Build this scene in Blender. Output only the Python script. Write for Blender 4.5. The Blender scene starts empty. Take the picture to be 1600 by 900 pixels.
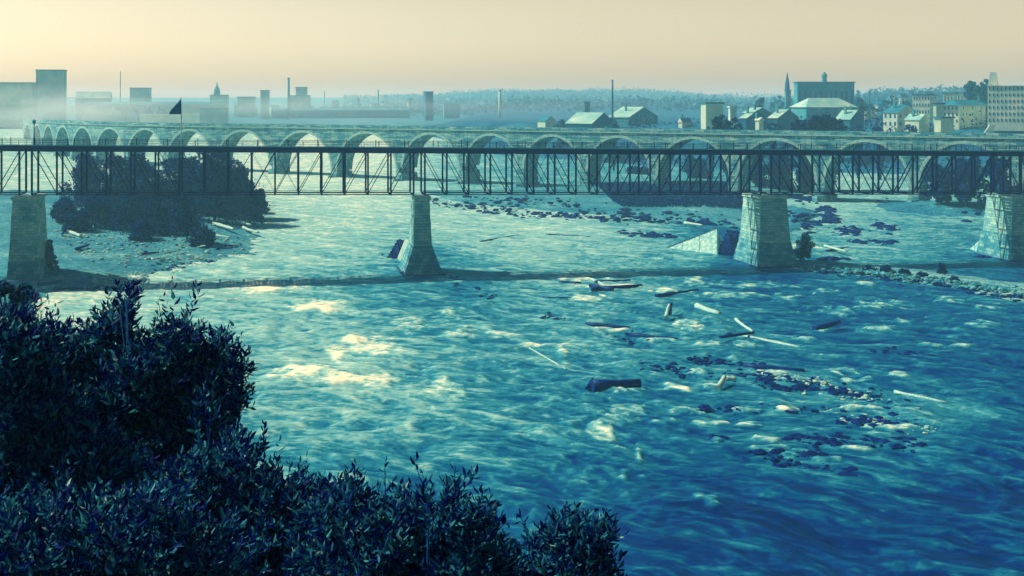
import bpy, math, random
import numpy as np
from mathutils import Vector, Matrix

random.seed(7)
RNG = np.random.default_rng(11)
SC = bpy.context.scene
COL = SC.collection
R = math.radians

# ------------------------------------------------------------------ camera, sky, sun, exposure
F, HZ, CH = 2026.0, 160.0, 30.5          # focal length in photo pixels, horizon row, eye height (m)
cam_d = bpy.data.cameras.new('camera'); cam = bpy.data.objects.new('camera', cam_d); COL.objects.link(cam)
cam.location = (0, 0, CH); cam.rotation_euler = (R(90), 0, 0)
cam_d.sensor_width = 36; cam_d.lens = 36*F/1600; cam_d.shift_y = -(450-HZ)/1600
cam_d.clip_start = 0.5; cam_d.clip_end = 20000
SC.camera = cam
SUN_EL = 42; SUN_DIR = Vector((-math.cos(R(SUN_EL))*.972, math.cos(R(SUN_EL))*.235, math.sin(R(SUN_EL))))
w = bpy.data.worlds.new('World'); SC.world = w; w.use_nodes = True
nt = w.node_tree; nt.nodes.clear()
o_ = nt.nodes.new('ShaderNodeOutputWorld'); bg = nt.nodes.new('ShaderNodeBackground')
sky = nt.nodes.new('ShaderNodeTexSky'); sky.sky_type = 'NISHITA'; sky.sun_disc = False
sky.sun_elevation = R(SUN_EL); sky.sun_rotation = math.atan2(SUN_DIR.x, SUN_DIR.y); sky.dust_density = 3.0
bw = nt.nodes.new('ShaderNodeRGBToBW'); tc = nt.nodes.new('ShaderNodeTexCoord'); sp = nt.nodes.new('ShaderNodeSeparateXYZ')
rp = nt.nodes.new('ShaderNodeValToRGB'); mx = nt.nodes.new('ShaderNodeMix'); mx.data_type = 'RGBA'; mx.blend_type = 'MULTIPLY'
mx.inputs[0].default_value = 1
nt.links.new(sky.outputs[0], bw.inputs[0]); nt.links.new(tc.outputs['Generated'], sp.inputs[0]); nt.links.new(sp.outputs['Z'], rp.inputs[0])
e = rp.color_ramp.elements
e[0].position = 0.0; e[0].color = (3.0, 2.4, 1.1, 1); e[1].position = .60; e[1].color = (.008, .16, .42, 1)
n_ = e.new(.03); n_.color = (2.15, 1.86, 1.12, 1); n_ = e.new(.055); n_.color = (1.62, 1.46, .98, 1); n_ = e.new(.085); n_.color = (1.24, 1.14, .80, 1); n_ = e.new(.24); n_.color = (.17, .40, .50, 1)
nt.links.new(bw.outputs[0], mx.inputs[6]); nt.links.new(rp.outputs[0], mx.inputs[7])
nt.links.new(mx.outputs[2], bg.inputs[0]); bg.inputs[1].default_value = 0.122
nt.links.new(bg.outputs[0], o_.inputs[0])
sl = bpy.data.lights.new('sun', 'SUN'); sun = bpy.data.objects.new('sun', sl); COL.objects.link(sun)
sl.energy = 5.0; sl.angle = R(.5); sl.color = (1, .92, .68)
sun.rotation_euler = SUN_DIR.to_track_quat('Z', 'Y').to_euler()
vs = SC.view_settings; vs.view_transform = 'Standard'; vs.look = 'None'; vs.exposure = 0.5; vs.gamma = 1; vs.use_curve_mapping = False
cy = SC.cycles
cy.max_bounces = 6; cy.diffuse_bounces = 2; cy.glossy_bounces = 2; cy.transmission_bounces = 2; cy.volume_bounces = 4
cy.use_denoising = True; cy.sample_clamp_indirect = 4

# ------------------------------------------------------------------ geometry helpers
def U(px): return (px-800.0)/F
def P(px, py, z=0.0):
    """photo pixel -> point at height z"""
    Y = (CH-z)*F/(py-HZ); return Vector((U(px)*Y, Y, z))
def PY(px, py, Y): return Vector((U(px)*Y, Y, CH-(py-HZ)*Y/F))

def tag(o, label=None, cat=None, group=None, kind=None):
    if label: o['label'] = label
    if cat: o['category'] = cat
    if group: o['group'] = group
    if kind: o['kind'] = kind
    return o
def empty(name, loc, label, cat, group=None):
    o = bpy.data.objects.new(name, None); COL.objects.link(o); o.location = loc
    o.empty_display_size = .5
    return tag(o, label, cat, group)
def link(name, me, parent=None):
    o = bpy.data.objects.new(name, me); COL.objects.link(o)
    if parent is not None:
        o.parent = parent
        p = Vector((0, 0, 0)); q = parent
        while q is not None: p += Vector(q.location); q = q.parent
        o.location = -p          # meshes are built in world coordinates
    return o
def fast_mesh(name, V, Fq, mat, parent=None, smooth=False, nper=4):
    V = np.asarray(V, dtype=np.float32).reshape(-1, 3); Fq = np.asarray(Fq, dtype=np.int32).reshape(-1, nper)
    me = bpy.data.meshes.new(name)
    me.vertices.add(len(V)); me.vertices.foreach_set('co', V.ravel())
    me.loops.add(Fq.size); me.loops.foreach_set('vertex_index', Fq.ravel())
    me.polygons.add(len(Fq)); me.polygons.foreach_set('loop_start', np.arange(0, Fq.size, nper, dtype=np.int32))
    me.polygons.foreach_set('loop_total', np.full(len(Fq), nper, dtype=np.int32))
    me.update(calc_edges=True); me.materials.append(mat)
    if smooth: me.polygons.foreach_set('use_smooth', np.ones(len(Fq), dtype=bool))
    return link(name, me, parent)

class MB:
    def __init__(s): s.v = []; s.f = []
    def add(s, vs_, fs):
        b = len(s.v); s.v += [tuple(v) for v in vs_]; s.f += [tuple(b+i for i in f) for f in fs]; return s
    def hexa(s, b4, t4):
        return s.add(list(b4)+list(t4), [(3, 2, 1, 0), (4, 5, 6, 7), (0, 1, 5, 4), (1, 2, 6, 5), (2, 3, 7, 6), (3, 0, 4, 7)])
    def box(s, c, sx, sy, sz, ex=(1, 0), ):
        """box on its base centre c; ex = unit direction of its x side"""
        ex = Vector((ex[0], ex[1], 0)).normalized(); ey = Vector((-ex.y, ex.x, 0)); c = Vector(c)
        q = [c+ex*(i*sx/2)+ey*(j*sy/2) for i, j in ((-1, -1), (1, -1), (1, 1), (-1, 1))]
        return s.hexa(q, [p+Vector((0, 0, sz)) for p in q])
    def beam(s, a, b, w_, h_, up=(0, 0, 1)):
        a = Vector(a); b = Vector(b); d = (b-a).normalized(); up = Vector(up)
        if abs(d.dot(up)) > .95: up = Vector((AX.x, AX.y, 0))
        sd = d.cross(up).normalized(); u2 = sd.cross(d).normalized()
        q = [sd*(i*w_/2)+u2*(j*h_/2) for i, j in ((-1, -1), (1, -1), (1, 1), (-1, 1))]
        return s.add([a+x for x in q]+[b+x for x in q], [(3, 2, 1, 0), (4, 5, 6, 7), (0, 1, 5, 4), (1, 2, 6, 5), (2, 3, 7, 6), (3, 0, 4, 7)])
    def tube(s, pts, rs, n=8, caps=True, jit=0):
        pts = [Vector(p) for p in pts]
        if not hasattr(rs, '__len__'): rs = [rs]*len(pts)
        b = len(s.v)
        for i, p in enumerate(pts):
            d = (pts[min(i+1, len(pts)-1)]-pts[max(i-1, 0)]).normalized()
            u = d.cross(Vector((0, 0, 1)) if abs(d.z) < .9 else Vector((1, 0, 0))).normalized(); v = d.cross(u)
            for k in range(n):
                a = 2*math.pi*k/n; r = rs[i]*(1+random.uniform(-jit, jit))
                s.v.append(tuple(p+u*(r*math.cos(a))+v*(r*math.sin(a))))
        for i in range(len(pts)-1):
            for k in range(n):
                s.f.append((b+i*n+k, b+i*n+(k+1) % n, b+(i+1)*n+(k+1) % n, b+(i+1)*n+k))
        if caps:
            s.f.append(tuple(b+k for k in range(n))[::-1]); m = b+(len(pts)-1)*n; s.f.append(tuple(m+k for k in range(n)))
        return s
    def build(s, name, mat, parent=None, smooth=False):
        me = bpy.data.meshes.new(name); me.from_pydata(s.v, [], s.f); me.materials.append(mat)
        me.update()
        if smooth:
            for p in me.polygons: p.use_smooth = len(p.vertices) == 4
        return link(name, me, parent)

# ------------------------------------------------------------------ noise in numpy
PERM = np.random.default_rng(5).permutation(4096)
def vnoise(x, y, seed=0):
    xi = np.floor(x).astype(np.int64); yi = np.floor(y).astype(np.int64); fx = x-xi; fy = y-yi
    fx = fx*fx*fx*(fx*(fx*6-15)+10); fy = fy*fy*fy*(fy*(fy*6-15)+10)
    def h(a, b): return PERM[(PERM[(a+seed*131) & 4095]+b) & 4095]/4095.0
    a = h(xi, yi); b = h(xi+1, yi); c = h(xi, yi+1); d = h(xi+1, yi+1)
    return (a+(b-a)*fx)*(1-fy)+(c+(d-c)*fx)*fy
def fbm(x, y, seed=0, o=4):
    s = 0; a = .5; t = 0
    for k in range(o): s = s+a*vnoise(x*2**k, y*2**k, seed+k); t += a; a *= .5
    return s/t
def sstep(a, b, x):
    t = np.clip((x-a)/(b-a), 0, 1); return t*t*(3-2*t)
def poly_sd(poly, x, y):
    """signed distance, positive inside"""
    P_ = np.array([(p[0], p[1]) for p in poly]); d = np.full(x.shape, 1e9); ins = np.zeros(x.shape, bool)
    for i in range(len(P_)):
        a = P_[i]; b = P_[(i+1) % len(P_)]; e0 = b-a; wx = x-a[0]; wy = y-a[1]
        t = np.clip((wx*e0[0]+wy*e0[1])/(e0@e0), 0, 1)
        d = np.minimum(d, np.hypot(wx-t*e0[0], wy-t*e0[1]))
        c = (a[1] > y) != (b[1] > y)
        with np.errstate(divide='ignore', invalid='ignore'):
            ins ^= c & (x < (b[0]-a[0])*(y-a[1])/(b[1]-a[1]+1e-12)+a[0])
    return np.where(ins, d, -d)

# ------------------------------------------------------------------ materials (toned like the blueprint print)
TONES = [(0, (.0002, .001, .055)), (.2, (.0003, .012, .135)), (.4, (.0006, .082, .175)), (.6, (.028, .22, .27)), (.8, (.24, .45, .40)), (1, (.80, .72, .50))]
def tone(v):
    v = max(0, min(1, v))
    for (a, ca), (b, cb) in zip(TONES, TONES[1:]):
        if v <= b: t = (v-a)/(b-a); return tuple(ca[i]+(cb[i]-ca[i])*t for i in range(3))+(1,)
    return TONES[-1][1]+(1,)
def nodes(m): m.use_nodes = True; return m.node_tree, m.node_tree.nodes['Principled BSDF']
def new_noise(nt, scale, detail=4, rough=.6, vec=None):
    n = nt.nodes.new('ShaderNodeTexNoise'); n.inputs['Scale'].default_value = scale; n.inputs['Detail'].default_value = detail
    n.inputs['Roughness'].default_value = rough
    if vec is not None: nt.links.new(vec, n.inputs['Vector'])
    return n
def ramp(nt, fac, stops):
    r = nt.nodes.new('ShaderNodeValToRGB'); el = r.color_ramp.elements
    el[0].position = stops[0][0]; el[0].color = stops[0][1]; el[1].position = stops[-1][0]; el[1].color = stops[-1][1]
    for p, c in stops[1:-1]: x = el.new(p); x.color = c
    nt.links.new(fac, r.inputs[0]); return r
MATS = {}
def surf(name, v, var=.12, scale=.6, rough=.8, spec=.3, bump=0, coarse=None):
    """rough surface whose tone varies around v"""
    if name in MATS: return MATS[name]
    m = bpy.data.materials.new(name); nt, b = nodes(m); g = nt.nodes.new('ShaderNodeNewGeometry')
    n = new_noise(nt, scale, 6, .65, g.outputs['Position'])
    r = ramp(nt, n.outputs['Fac'], [(.28, tone(v-var)), (.5, tone(v)), (.72, tone(v+var))])
    nt.links.new(r.outputs[0], b.inputs['Base Color']); b.inputs['Roughness'].default_value = rough
    b.inputs['Specular IOR Level'].default_value = spec*.4; b.inputs['Specular Tint'].default_value = (.2, .85, 1, 1)
    if bump:
        bp = nt.nodes.new('ShaderNodeBump'); bp.inputs['Strength'].default_value = .8; bp.inputs['Distance'].default_value = bump
        nt.links.new(n.outputs['Fac'], bp.inputs['Height']); nt.links.new(bp.outputs[0], b.inputs['Normal'])
    MATS[name] = m; return m
def masonry(name, v, bw_=1.3, bh=.55, var=.14, mortar=.25, msize=.05, bump=.08):
    if name in MATS: return MATS[name]
    m = bpy.data.materials.new(name); nt, b = nodes(m); g = nt.nodes.new('ShaderNodeNewGeometry')
    s = nt.nodes.new('ShaderNodeSeparateXYZ'); nt.links.new(g.outputs['Position'], s.inputs[0])
    a = nt.nodes.new('ShaderNodeMath'); a.operation = 'ADD'; nt.links.new(s.outputs[0], a.inputs[0]); nt.links.new(s.outputs[1], a.inputs[1])
    c = nt.nodes.new('ShaderNodeCombineXYZ'); nt.links.new(a.outputs[0], c.inputs[0]); nt.links.new(s.outputs[2], c.inputs[1])
    br = nt.nodes.new('ShaderNodeTexBrick'); nt.links.new(c.outputs[0], br.inputs['Vector'])
    br.inputs['Scale'].default_value = 1; br.inputs['Brick Width'].default_value = bw_; br.inputs['Row Height'].default_value = bh
    br.inputs['Mortar Size'].default_value = msize; br.inputs['Mortar Smooth'].default_value = .3
    br.inputs['Color1'].default_value = (0, 0, 0, 1); br.inputs['Color2'].default_value = (1, 1, 1, 1); br.inputs['Mortar'].default_value = (.5, .5, .5, 1)
    n = new_noise(nt, .35, 7, .7, g.outputs['Position']); n2 = new_noise(nt, 3, 3, .6, g.outputs['Position'])
    # v + brick variation + stains
    def mth(op, x, y):
        q = nt.nodes.new('ShaderNodeMath'); q.operation = op
        for i, k in enumerate((x, y)):
            if isinstance(k, (int, float)): q.inputs[i].default_value = k
            else: nt.links.new(k, q.inputs[i])
        return q.outputs[0]
    val = mth('ADD', mth('MULTIPLY', mth('SUBTRACT', br.outputs['Color'], .5), var*1.1), v)
    val = mth('ADD', val, mth('MULTIPLY', mth('SUBTRACT', n.outputs['Fac'], .5), var*3.4))
    val = mth('ADD', val, mth('MULTIPLY', mth('SUBTRACT', n2.outputs['Fac'], .5), var*1.2))
    val = mth('SUBTRACT', val, mth('MULTIPLY', br.outputs['Fac'], mortar))
    r = ramp(nt, val, [(t, c_+(1,)) for t, c_ in TONES])
    nt.links.new(r.outputs[0], b.inputs['Base Color']); b.inputs['Roughness'].default_value = .9; b.inputs['Specular IOR Level'].default_value = .2
    bp = nt.nodes.new('ShaderNodeBump'); bp.inputs['Distance'].default_value = bump; bp.inputs['Strength'].default_value = .9; bp.invert = True
    nt.links.new(mth('ADD', br.outputs['Fac'], mth('MULTIPLY', n2.outputs['Fac'], -.8)), bp.inputs['Height']); nt.links.new(bp.outputs[0], b.inputs['Normal'])
    MATS[name] = m; return m
def leafmat(name, lo, mid, hi, trans=.25, rough=.45):
    if name in MATS: return MATS[name]
    m = bpy.data.materials.new(name); nt, b = nodes(m); g = nt.nodes.new('ShaderNodeNewGeometry')
    r = ramp(nt, g.outputs['Random Per Island'], [(0, tone(lo)), (.5, tone(mid)), (.85, tone(hi)), (.97, tone(hi)), (1, tone(min(1, hi+.24)))])
    nt.links.new(r.outputs[0], b.inputs['Base Color']); b.inputs['Roughness'].default_value = rough; b.inputs['Specular IOR Level'].default_value = .06; b.inputs['Specular Tint'].default_value = (.1, .6, 1, 1)
    t = nt.nodes.new('ShaderNodeBsdfTranslucent'); nt.links.new(r.outputs[0], t.inputs[0]); ms = nt.nodes.new('ShaderNodeMixShader')
    ms.inputs[0].default_value = trans; out = nt.nodes['Material Output']
    nt.links.new(b.outputs[0], ms.inputs[1]); nt.links.new(t.outputs[0], ms.inputs[2]); nt.links.new(ms.outputs[0], out.inputs[0])
    MATS[name] = m; return m

M_IRON = surf('dark painted iron', .06, .03, 1.5, .7, .12)
M_RAIL = surf('sunlit deck edge tone', .62, .12, 2.0)
M_PIER = masonry('pier limestone', .74, 1.1, .5, .13, .20, .03)
M_PIERD = masonry('stained pier base stone', .63, 1.3, .6, .18, .2, .03)
M_ARCH = masonry('arch bridge limestone', .66, 1.0, .5, .22, .2, .04)
M_WET = masonry('wet bottom course', .30, 1.3, .6, .14, .2, .03)
M_COPE = surf('coping stone', .78, .12, 1.2, bump=.03)
M_TIMB = surf('weathered timber', .50, .2, 2.5, bump=.03)
M_TIMD = surf('wet dark timber', .10, .06, 2.5, bump=.03)
M_LOGL = surf('bleached log wood', .82, .14, 4, bump=.02)
M_LOGD = surf('soaked log wood', .17, .10, 4, bump=.03, spec=.5, rough=.5)
M_ROCK = surf('wet dark river rock', .14, .14, 1.2, bump=.2)
M_ROCKL = surf('pale dry river rock', .78, .18, 1.2, bump=.2)
M_LEAF = leafmat('near shrub leaves', .03, .20, .60, .25, .5)
M_LEAF2 = leafmat('tree leaves', .10, .19, .30, .2, .8)
M_LEAF3 = leafmat('haze paled tree leaves', .38, .44, .52, .2, .7)  # leaf colour lightened to imitate distance haze
M_BARK = surf('bark', .30, .06, 6)
M_PALE = surf('pale wall and haze tone', .86, .08, .2)  # real pale walls, and painted haze on the far left mills
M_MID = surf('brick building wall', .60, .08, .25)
M_DARKW = surf('dark boarded wall', .42, .08, .25)
M_ROOFL = surf('light tin roof', .80, .10, .15)
M_ROOFD = surf('dark shingle roof', .50, .08, .3)
M_WIN = surf('window opening', .34, .03, 1, .2, .5)

# ------------------------------------------------------------------ terrain and river
def zw_y(y):
    return np.interp(y, [0, 262, 480, 620, 690, 760, 9000], [0, 0, 2.5, 5.5, 13, 14, 14])
def px_poly(lst, z=0.3): return [P(a, b, z) for a, b in lst]
BAR_A = px_poly([(-120, 304), (60, 306), (200, 304), (330, 306), (418, 322), (404, 352), (402, 372), (400, 394), (330, 407), (268, 417), (240, 428), (212, 446), (150, 453), (90, 448), (40, 466), (-120, 500)])
BAR_B = px_poly([(655, 306), (800, 303), (930, 300), (1165, 300), (1185, 330), (1155, 350), (1060, 349), (960, 342), (850, 333), (740, 325), (690, 317)])
BAR_C = px_poly([(1236, 409), (1300, 406), (1350, 414), (1430, 418), (1500, 428), (1600, 440), (1760, 452), (1760, 492), (1580, 464), (1440, 440), (1360, 430), (1290, 424), (1240, 420)])
BAR_D = px_poly([(1372, 318), (1440, 319), (1500, 321), (1600, 322), (1700, 322), (1700, 340), (1600, 336), (1480, 335), (1380, 328)], 1.4)
BAR_E = px_poly([(1228, 325), (1275, 329), (1285, 338), (1262, 342), (1270, 350), (1228, 362)], .8)
BANK_R = [(-60, 720), (-20, 640), (40, 560), (125, 505), (220, 470), (420, 430), (3000, 200), (3000, 9000), (-60, 9000)]
def t_near(x, y): return x*.823+(y-2)*.568+3.5
def terrain(x, y):
    bed = zw_y(y)-1.0-.8*fbm(x*.05, y*.05, 3)
    rough = (fbm(x*.5, y*.5, 9, 3)-.5)
    t = t_near(x, y)+ (fbm(x*.06, y*.06, 21)-.5)*8*sstep(10, 40, t_near(x, y))
    nb = np.where(t < 20, 28.8-1.1*np.maximum(t, 0), np.interp(t, [20, 38, 50], [6.8, -.4, -4]))
    nb = np.minimum(nb, 28.8)+rough*.5
    k = np.maximum(bed, nb); kind = np.where(nb > bed, 0.0, .5)
    for poly, hmax, sl_, kd in ((BAR_A, 1.5, .10, .74), (BAR_B, .7, .06, .75), (BAR_C, .8, .12, .9), (BAR_D, 2.4, .2, .6), (BAR_E, 1.5, .2, .6)):
        sd = poly_sd(poly, x, y)+(fbm(x*.18, y*.18, 31, 4)-.5)*5
        base = zw_y(y) if poly in (BAR_D, BAR_E) else zw_y(y)
        h = base+np.clip(sd*sl_, -1.5, hmax)+rough*.35*sstep(0, 4, sd)
        if poly is BAR_B: h = h+1.6*np.exp(-((x-60)/45)**2-((y-415)/22)**2)
        kind = np.where((h > k), kd, kind); k = np.maximum(k, h)
    sd = poly_sd(BANK_R, x, y)+(fbm(x*.03, y*.03, 41)-.5)*16
    h = zw_y(y)+np.clip(sd*.17, -2, 9)+np.clip((sd-50)*.2, 0, 8.5)
    h = np.minimum(h, 19.5+sstep(900, 1800, y)*7+rough)
    kind = np.where(h > k, .45, kind); k = np.maximum(k, h)
    # land upstream of the falls on the left, and the far hills
    ul = np.where(y > 715, sstep(720, 860, y)*(17+sstep(1400, 2400, y)*8), -50)
    kind = np.where(ul > k, .62, kind); k = np.maximum(k, ul)
    u = x/np.maximum(y, 1)
    hill = sstep(2000, 3400, y)*(14+10*fbm(x*.0012, y*.0005, 51, 3)+14*sstep(-.08, 0, u)*(1-sstep(.1, .16, u)))
    hill += sstep(900, 1500, y)*sstep(.24, .30, u)*14
    k = k+hill*np.where(k > 12, 1, 0)
    return k, kind
def hz(x, y):
    a, _ = terrain(np.array([float(x)]), np.array([float(y)])); return float(a[0])
def waterz(y): return float(zw_y(y))

def fan(nu, ys, umax, off=60):
    u = np.linspace(-umax, umax, nu); Y, UU = np.meshgrid(ys, u, indexing='ij'); X = UU*(Y+off); return X, Y
def grid_faces(nr, nc):
    i = np.arange(nr*nc).reshape(nr, nc)
    return np.stack([i[:-1, :-1], i[:-1, 1:], i[1:, 1:], i[1:, :-1]], -1).reshape(-1, 4)
ys = np.concatenate([np.linspace(-60, 40, 60)[:-1], np.geomspace(40, 600, 560)[:-1], np.geomspace(600, 4600, 150)])
X, Y = fan(620, ys, .62); Zt, K = terrain(X, Y)
# ground material: dark growth, rubble, pale gravel
def ground_mat():
    m = bpy.data.materials.new('ground'); nt, b = nodes(m); g = nt.nodes.new('ShaderNodeNewGeometry')
    at = nt.nodes.new('ShaderNodeAttribute'); at.attribute_name = 'cover'
    n = new_noise(nt, .9, 8, .75, g.outputs['Position']); n2 = new_noise(nt, .07, 5, .6, g.outputs['Position'])
    vo = nt.nodes.new('ShaderNodeTexVoronoi'); vo.inputs['Scale'].default_value = 1.3; nt.links.new(g.outputs['Position'], vo.inputs['Vector'])
    def mth(op, x, y):
        q = nt.nodes.new('ShaderNodeMath'); q.operation = op
        for i, k in enumerate((x, y)):
            if isinstance(k, (int, float)): q.inputs[i].default_value = k
            else: nt.links.new(k, q.inputs[i])
        return q.outputs[0]
    val = mth('ADD', mth('MULTIPLY', at.outputs['Fac'], .55), .17)
    val = mth('ADD', val, mth('MULTIPLY', mth('SUBTRACT', n.outputs['Fac'], .5), .75))
    val = mth('ADD', val, mth('MULTIPLY', mth('SUBTRACT', n2.outputs['Fac'], .5), .5))
    val = mth('ADD', val, mth('MULTIPLY', mth('SUBTRACT', vo.outputs['Distance'], .5), .2))
    r = ramp(nt, val, [(t, c_+(1,)) for t, c_ in TONES]); nt.links.new(r.outputs[0], b.inputs['Base Color'])
    b.inputs['Roughness'].default_value = .95; b.inputs['Specular IOR Level'].default_value = .1
    bp = nt.nodes.new('ShaderNodeBump'); bp.inputs['Distance'].default_value = .35; nt.links.new(n.outputs['Fac'], bp.inputs['Height']); nt.links.new(bp.outputs[0], b.inputs['Normal'])
    return m
def set_attr(o, name, arr):
    a = o.data.attributes.new(name, 'FLOAT', 'POINT'); a.data.foreach_set('value', np.asarray(arr, dtype=np.float32).ravel())
g_ = fast_mesh('ground', np.stack([X, Y, Zt], -1), grid_faces(*X.shape), ground_mat(), smooth=True); set_attr(g_, 'cover', K)
tag(g_, kind='structure')

# river: standing waves, foam, and water reflections painted as tone
ys = np.concatenate([np.geomspace(30, 520, 1150)[:-1], np.linspace(520, 800, 120)])
X, Y = fan(900, ys, .56, 40)
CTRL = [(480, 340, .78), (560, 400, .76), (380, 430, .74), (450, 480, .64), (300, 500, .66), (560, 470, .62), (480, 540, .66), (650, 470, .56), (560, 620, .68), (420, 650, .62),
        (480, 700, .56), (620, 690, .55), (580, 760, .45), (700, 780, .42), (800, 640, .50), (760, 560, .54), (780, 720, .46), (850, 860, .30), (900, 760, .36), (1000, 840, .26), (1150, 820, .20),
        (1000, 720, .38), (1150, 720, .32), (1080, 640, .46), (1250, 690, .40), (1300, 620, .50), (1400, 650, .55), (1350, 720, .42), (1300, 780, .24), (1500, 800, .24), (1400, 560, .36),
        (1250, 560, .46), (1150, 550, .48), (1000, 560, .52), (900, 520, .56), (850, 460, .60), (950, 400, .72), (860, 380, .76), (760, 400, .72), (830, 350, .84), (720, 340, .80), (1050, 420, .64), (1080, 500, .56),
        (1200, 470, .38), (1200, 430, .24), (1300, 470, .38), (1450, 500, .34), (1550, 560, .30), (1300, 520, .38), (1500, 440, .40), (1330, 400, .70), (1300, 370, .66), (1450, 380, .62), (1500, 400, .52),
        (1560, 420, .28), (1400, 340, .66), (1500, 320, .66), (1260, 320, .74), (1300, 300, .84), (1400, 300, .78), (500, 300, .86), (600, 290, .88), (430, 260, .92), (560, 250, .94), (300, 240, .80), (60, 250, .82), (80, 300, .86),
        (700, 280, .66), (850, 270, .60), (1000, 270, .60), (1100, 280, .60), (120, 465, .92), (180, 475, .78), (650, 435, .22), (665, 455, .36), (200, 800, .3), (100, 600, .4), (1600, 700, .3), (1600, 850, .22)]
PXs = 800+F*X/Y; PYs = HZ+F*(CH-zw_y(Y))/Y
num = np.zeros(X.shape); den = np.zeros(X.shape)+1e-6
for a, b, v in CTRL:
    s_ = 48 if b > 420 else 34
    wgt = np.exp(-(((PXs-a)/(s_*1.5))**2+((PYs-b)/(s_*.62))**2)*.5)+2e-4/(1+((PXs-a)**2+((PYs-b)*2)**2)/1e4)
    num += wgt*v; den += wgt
V0 = num/den+.045*(1-sstep(760, 1000, PXs))*(1-.6*sstep(700, 800, PYs))+.015+.06*(1-sstep(560, 760, PXs))*(1-sstep(420, 640, PYs))  # pale sky reflection and the pier's dark reflection are painted into this tone
# flow frame: current runs to lower right towards the viewer
ca, sa = math.cos(R(-38)), math.sin(R(-38))
def flow(X, Y): return X*ca+Y*sa, -X*sa+Y*ca
wx = (fbm(X*.06, Y*.06, 61)-.5)*9; wy = (fbm(X*.06, Y*.06, 71)-.5)*9
A, B = flow(X+wx, Y+wy)
n1 = fbm(A*.16, B*.26, 81, 3); n2 = fbm(A*.36, B*.62, 91, 3); n3 = fbm(A*.9, B*1.7, 95, 2)
ridge1 = 1-np.abs(2*n1-1)*2.2; ridge2 = 1-np.abs(2*n2-1)*2.2
near = 1-sstep(150, 330, Y)
near = 1-sstep(150, 330, Y)
m1 = fbm(A*.13+9, B*.21, 131, 2); m2 = fbm(A*.30, B*.50+3, 141, 2); m3 = fbm(A*.8, B*1.3, 151, 2)
r1 = (1-np.abs(2*m1-1)*2.6).clip(0, 1); r2 = (1-np.abs(2*m2-1)*2.4).clip(0, 1); r3 = (1-np.abs(2*m3-1)*2.4).clip(0, 1)
hgt = (n1-.5)*.7*(.3+.7*near)+(n2-.5)*.26+(n3-.5)*.05+r1**2*.08+r2**2*.04
rightish = sstep(760, 1000, PXs)
water_tone = V0-.045+(r1**2-.22)*(.17-.08*rightish)+(r2**2-.22)*.14+(r3**2-.22)*.07+(n2-.5)*.16+(n1-.5)*.16+(n3-.5)*.28
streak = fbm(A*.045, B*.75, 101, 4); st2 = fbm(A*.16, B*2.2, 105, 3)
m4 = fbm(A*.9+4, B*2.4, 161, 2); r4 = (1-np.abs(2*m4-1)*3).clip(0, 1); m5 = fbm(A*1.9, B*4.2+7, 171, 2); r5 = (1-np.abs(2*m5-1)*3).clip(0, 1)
water_tone += (streak-.5)*.26+(st2-.5)*.20*(.4+.6*rightish)+(r4**2-.2)*.10+(r5**2-.2)*.09-(m4 < .36)*.05
CAPS = [(575, 540, 42, 13), (530, 548, 18, 14), (480, 585, 55, 13), (560, 592, 60, 9), (695, 612, 38, 10), (690, 595, 16, 8), (722, 520, 20, 7), (783, 523, 26, 6), (700, 492, 12, 8), (965, 655, 30, 12), (940, 672, 18, 12), (985, 640, 24, 8),
        (945, 608, 26, 6), (1075, 505, 20, 6), (1170, 447, 60, 5), (1085, 440, 14, 7), (1150, 462, 50, 4), (1230, 467, 26, 6), (1285, 455, 18, 4), (1380, 478, 46, 5), (1305, 487, 34, 6), (1410, 502, 26, 6), (1380, 516, 28, 4), (1535, 508, 22, 5),
        (1318, 578, 22, 5), (1335, 592, 26, 4), (1405, 585, 14, 4), (920, 467, 40, 4), (1050, 455, 24, 4), (1100, 537, 20, 4), (1165, 540, 18, 4), (1065, 640, 24, 4), (1100, 660, 26, 4), (1110, 605, 10, 5), (1040, 660, 22, 4), (1055, 606, 20, 5), (1195, 688, 24, 4),
        (1205, 702, 30, 4), (1120, 690, 10, 6), (1255, 705, 18, 3), (1235, 712, 12, 5), (895, 435, 30, 4), (1350, 445, 14, 3), (640, 505, 20, 8), (500, 480, 40, 8), (410, 450, 40, 10), (880, 555, 8, 10), (1112, 785, 10, 9), (1095, 775, 10, 7),
        (1000, 715, 5, 10), (975, 745, 6, 8), (1230, 385, 40, 5), (1260, 530, 16, 4), (1380, 680, 20, 3), (850, 540, 40, 3), (1160, 425, 34, 3), (1250, 592, 30, 3), (1330, 640, 40, 3), (1410, 668, 40, 3), (1090, 582, 20, 3), (700, 440, 26, 3), (990, 608, 20, 3), (955, 449, 40, 2.5), (1020, 531, 26, 2.5), (950, 513, 26, 2.5), (1215, 583, 30, 2.5), (1290, 515, 18, 3), (1150, 640, 26, 4), (1180, 665, 24, 4), (1290, 720, 26, 4), (1340, 700, 30, 3), (1450, 540, 20, 3), (1480, 470, 26, 4), (1550, 480, 24, 4), (1500, 540, 18, 3), (1230, 640, 18, 3)]
water_tone = np.where(water_tone > .68, .68+(water_tone-.68)*.5, water_tone)
cap = np.zeros(X.shape)
nz = (fbm(X*.35, Y*.35, 111, 4)-.5); nz2 = (fbm(X*.9, Y*.5, 115, 3)-.5)
for a, b, c, d in CAPS:
    q = ((PXs-a)/c+nz*1.3)**2+((PYs-b)/d+nz*1.6)**2
    cap = np.maximum(cap, np.exp(-q*.9))
sf = .25+.45*rightish; cap = cap*(1-sf)+sf*sstep(.36, .50, cap+nz2*.7+(n3-.5)*.5); water_tone = water_tone+cap*.34*(.8+nz2*1.6); hgt = hgt+cap*.2
Zr = zw_y(Y)+hgt*np.clip((800-Y)/500, 0, 1)
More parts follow.
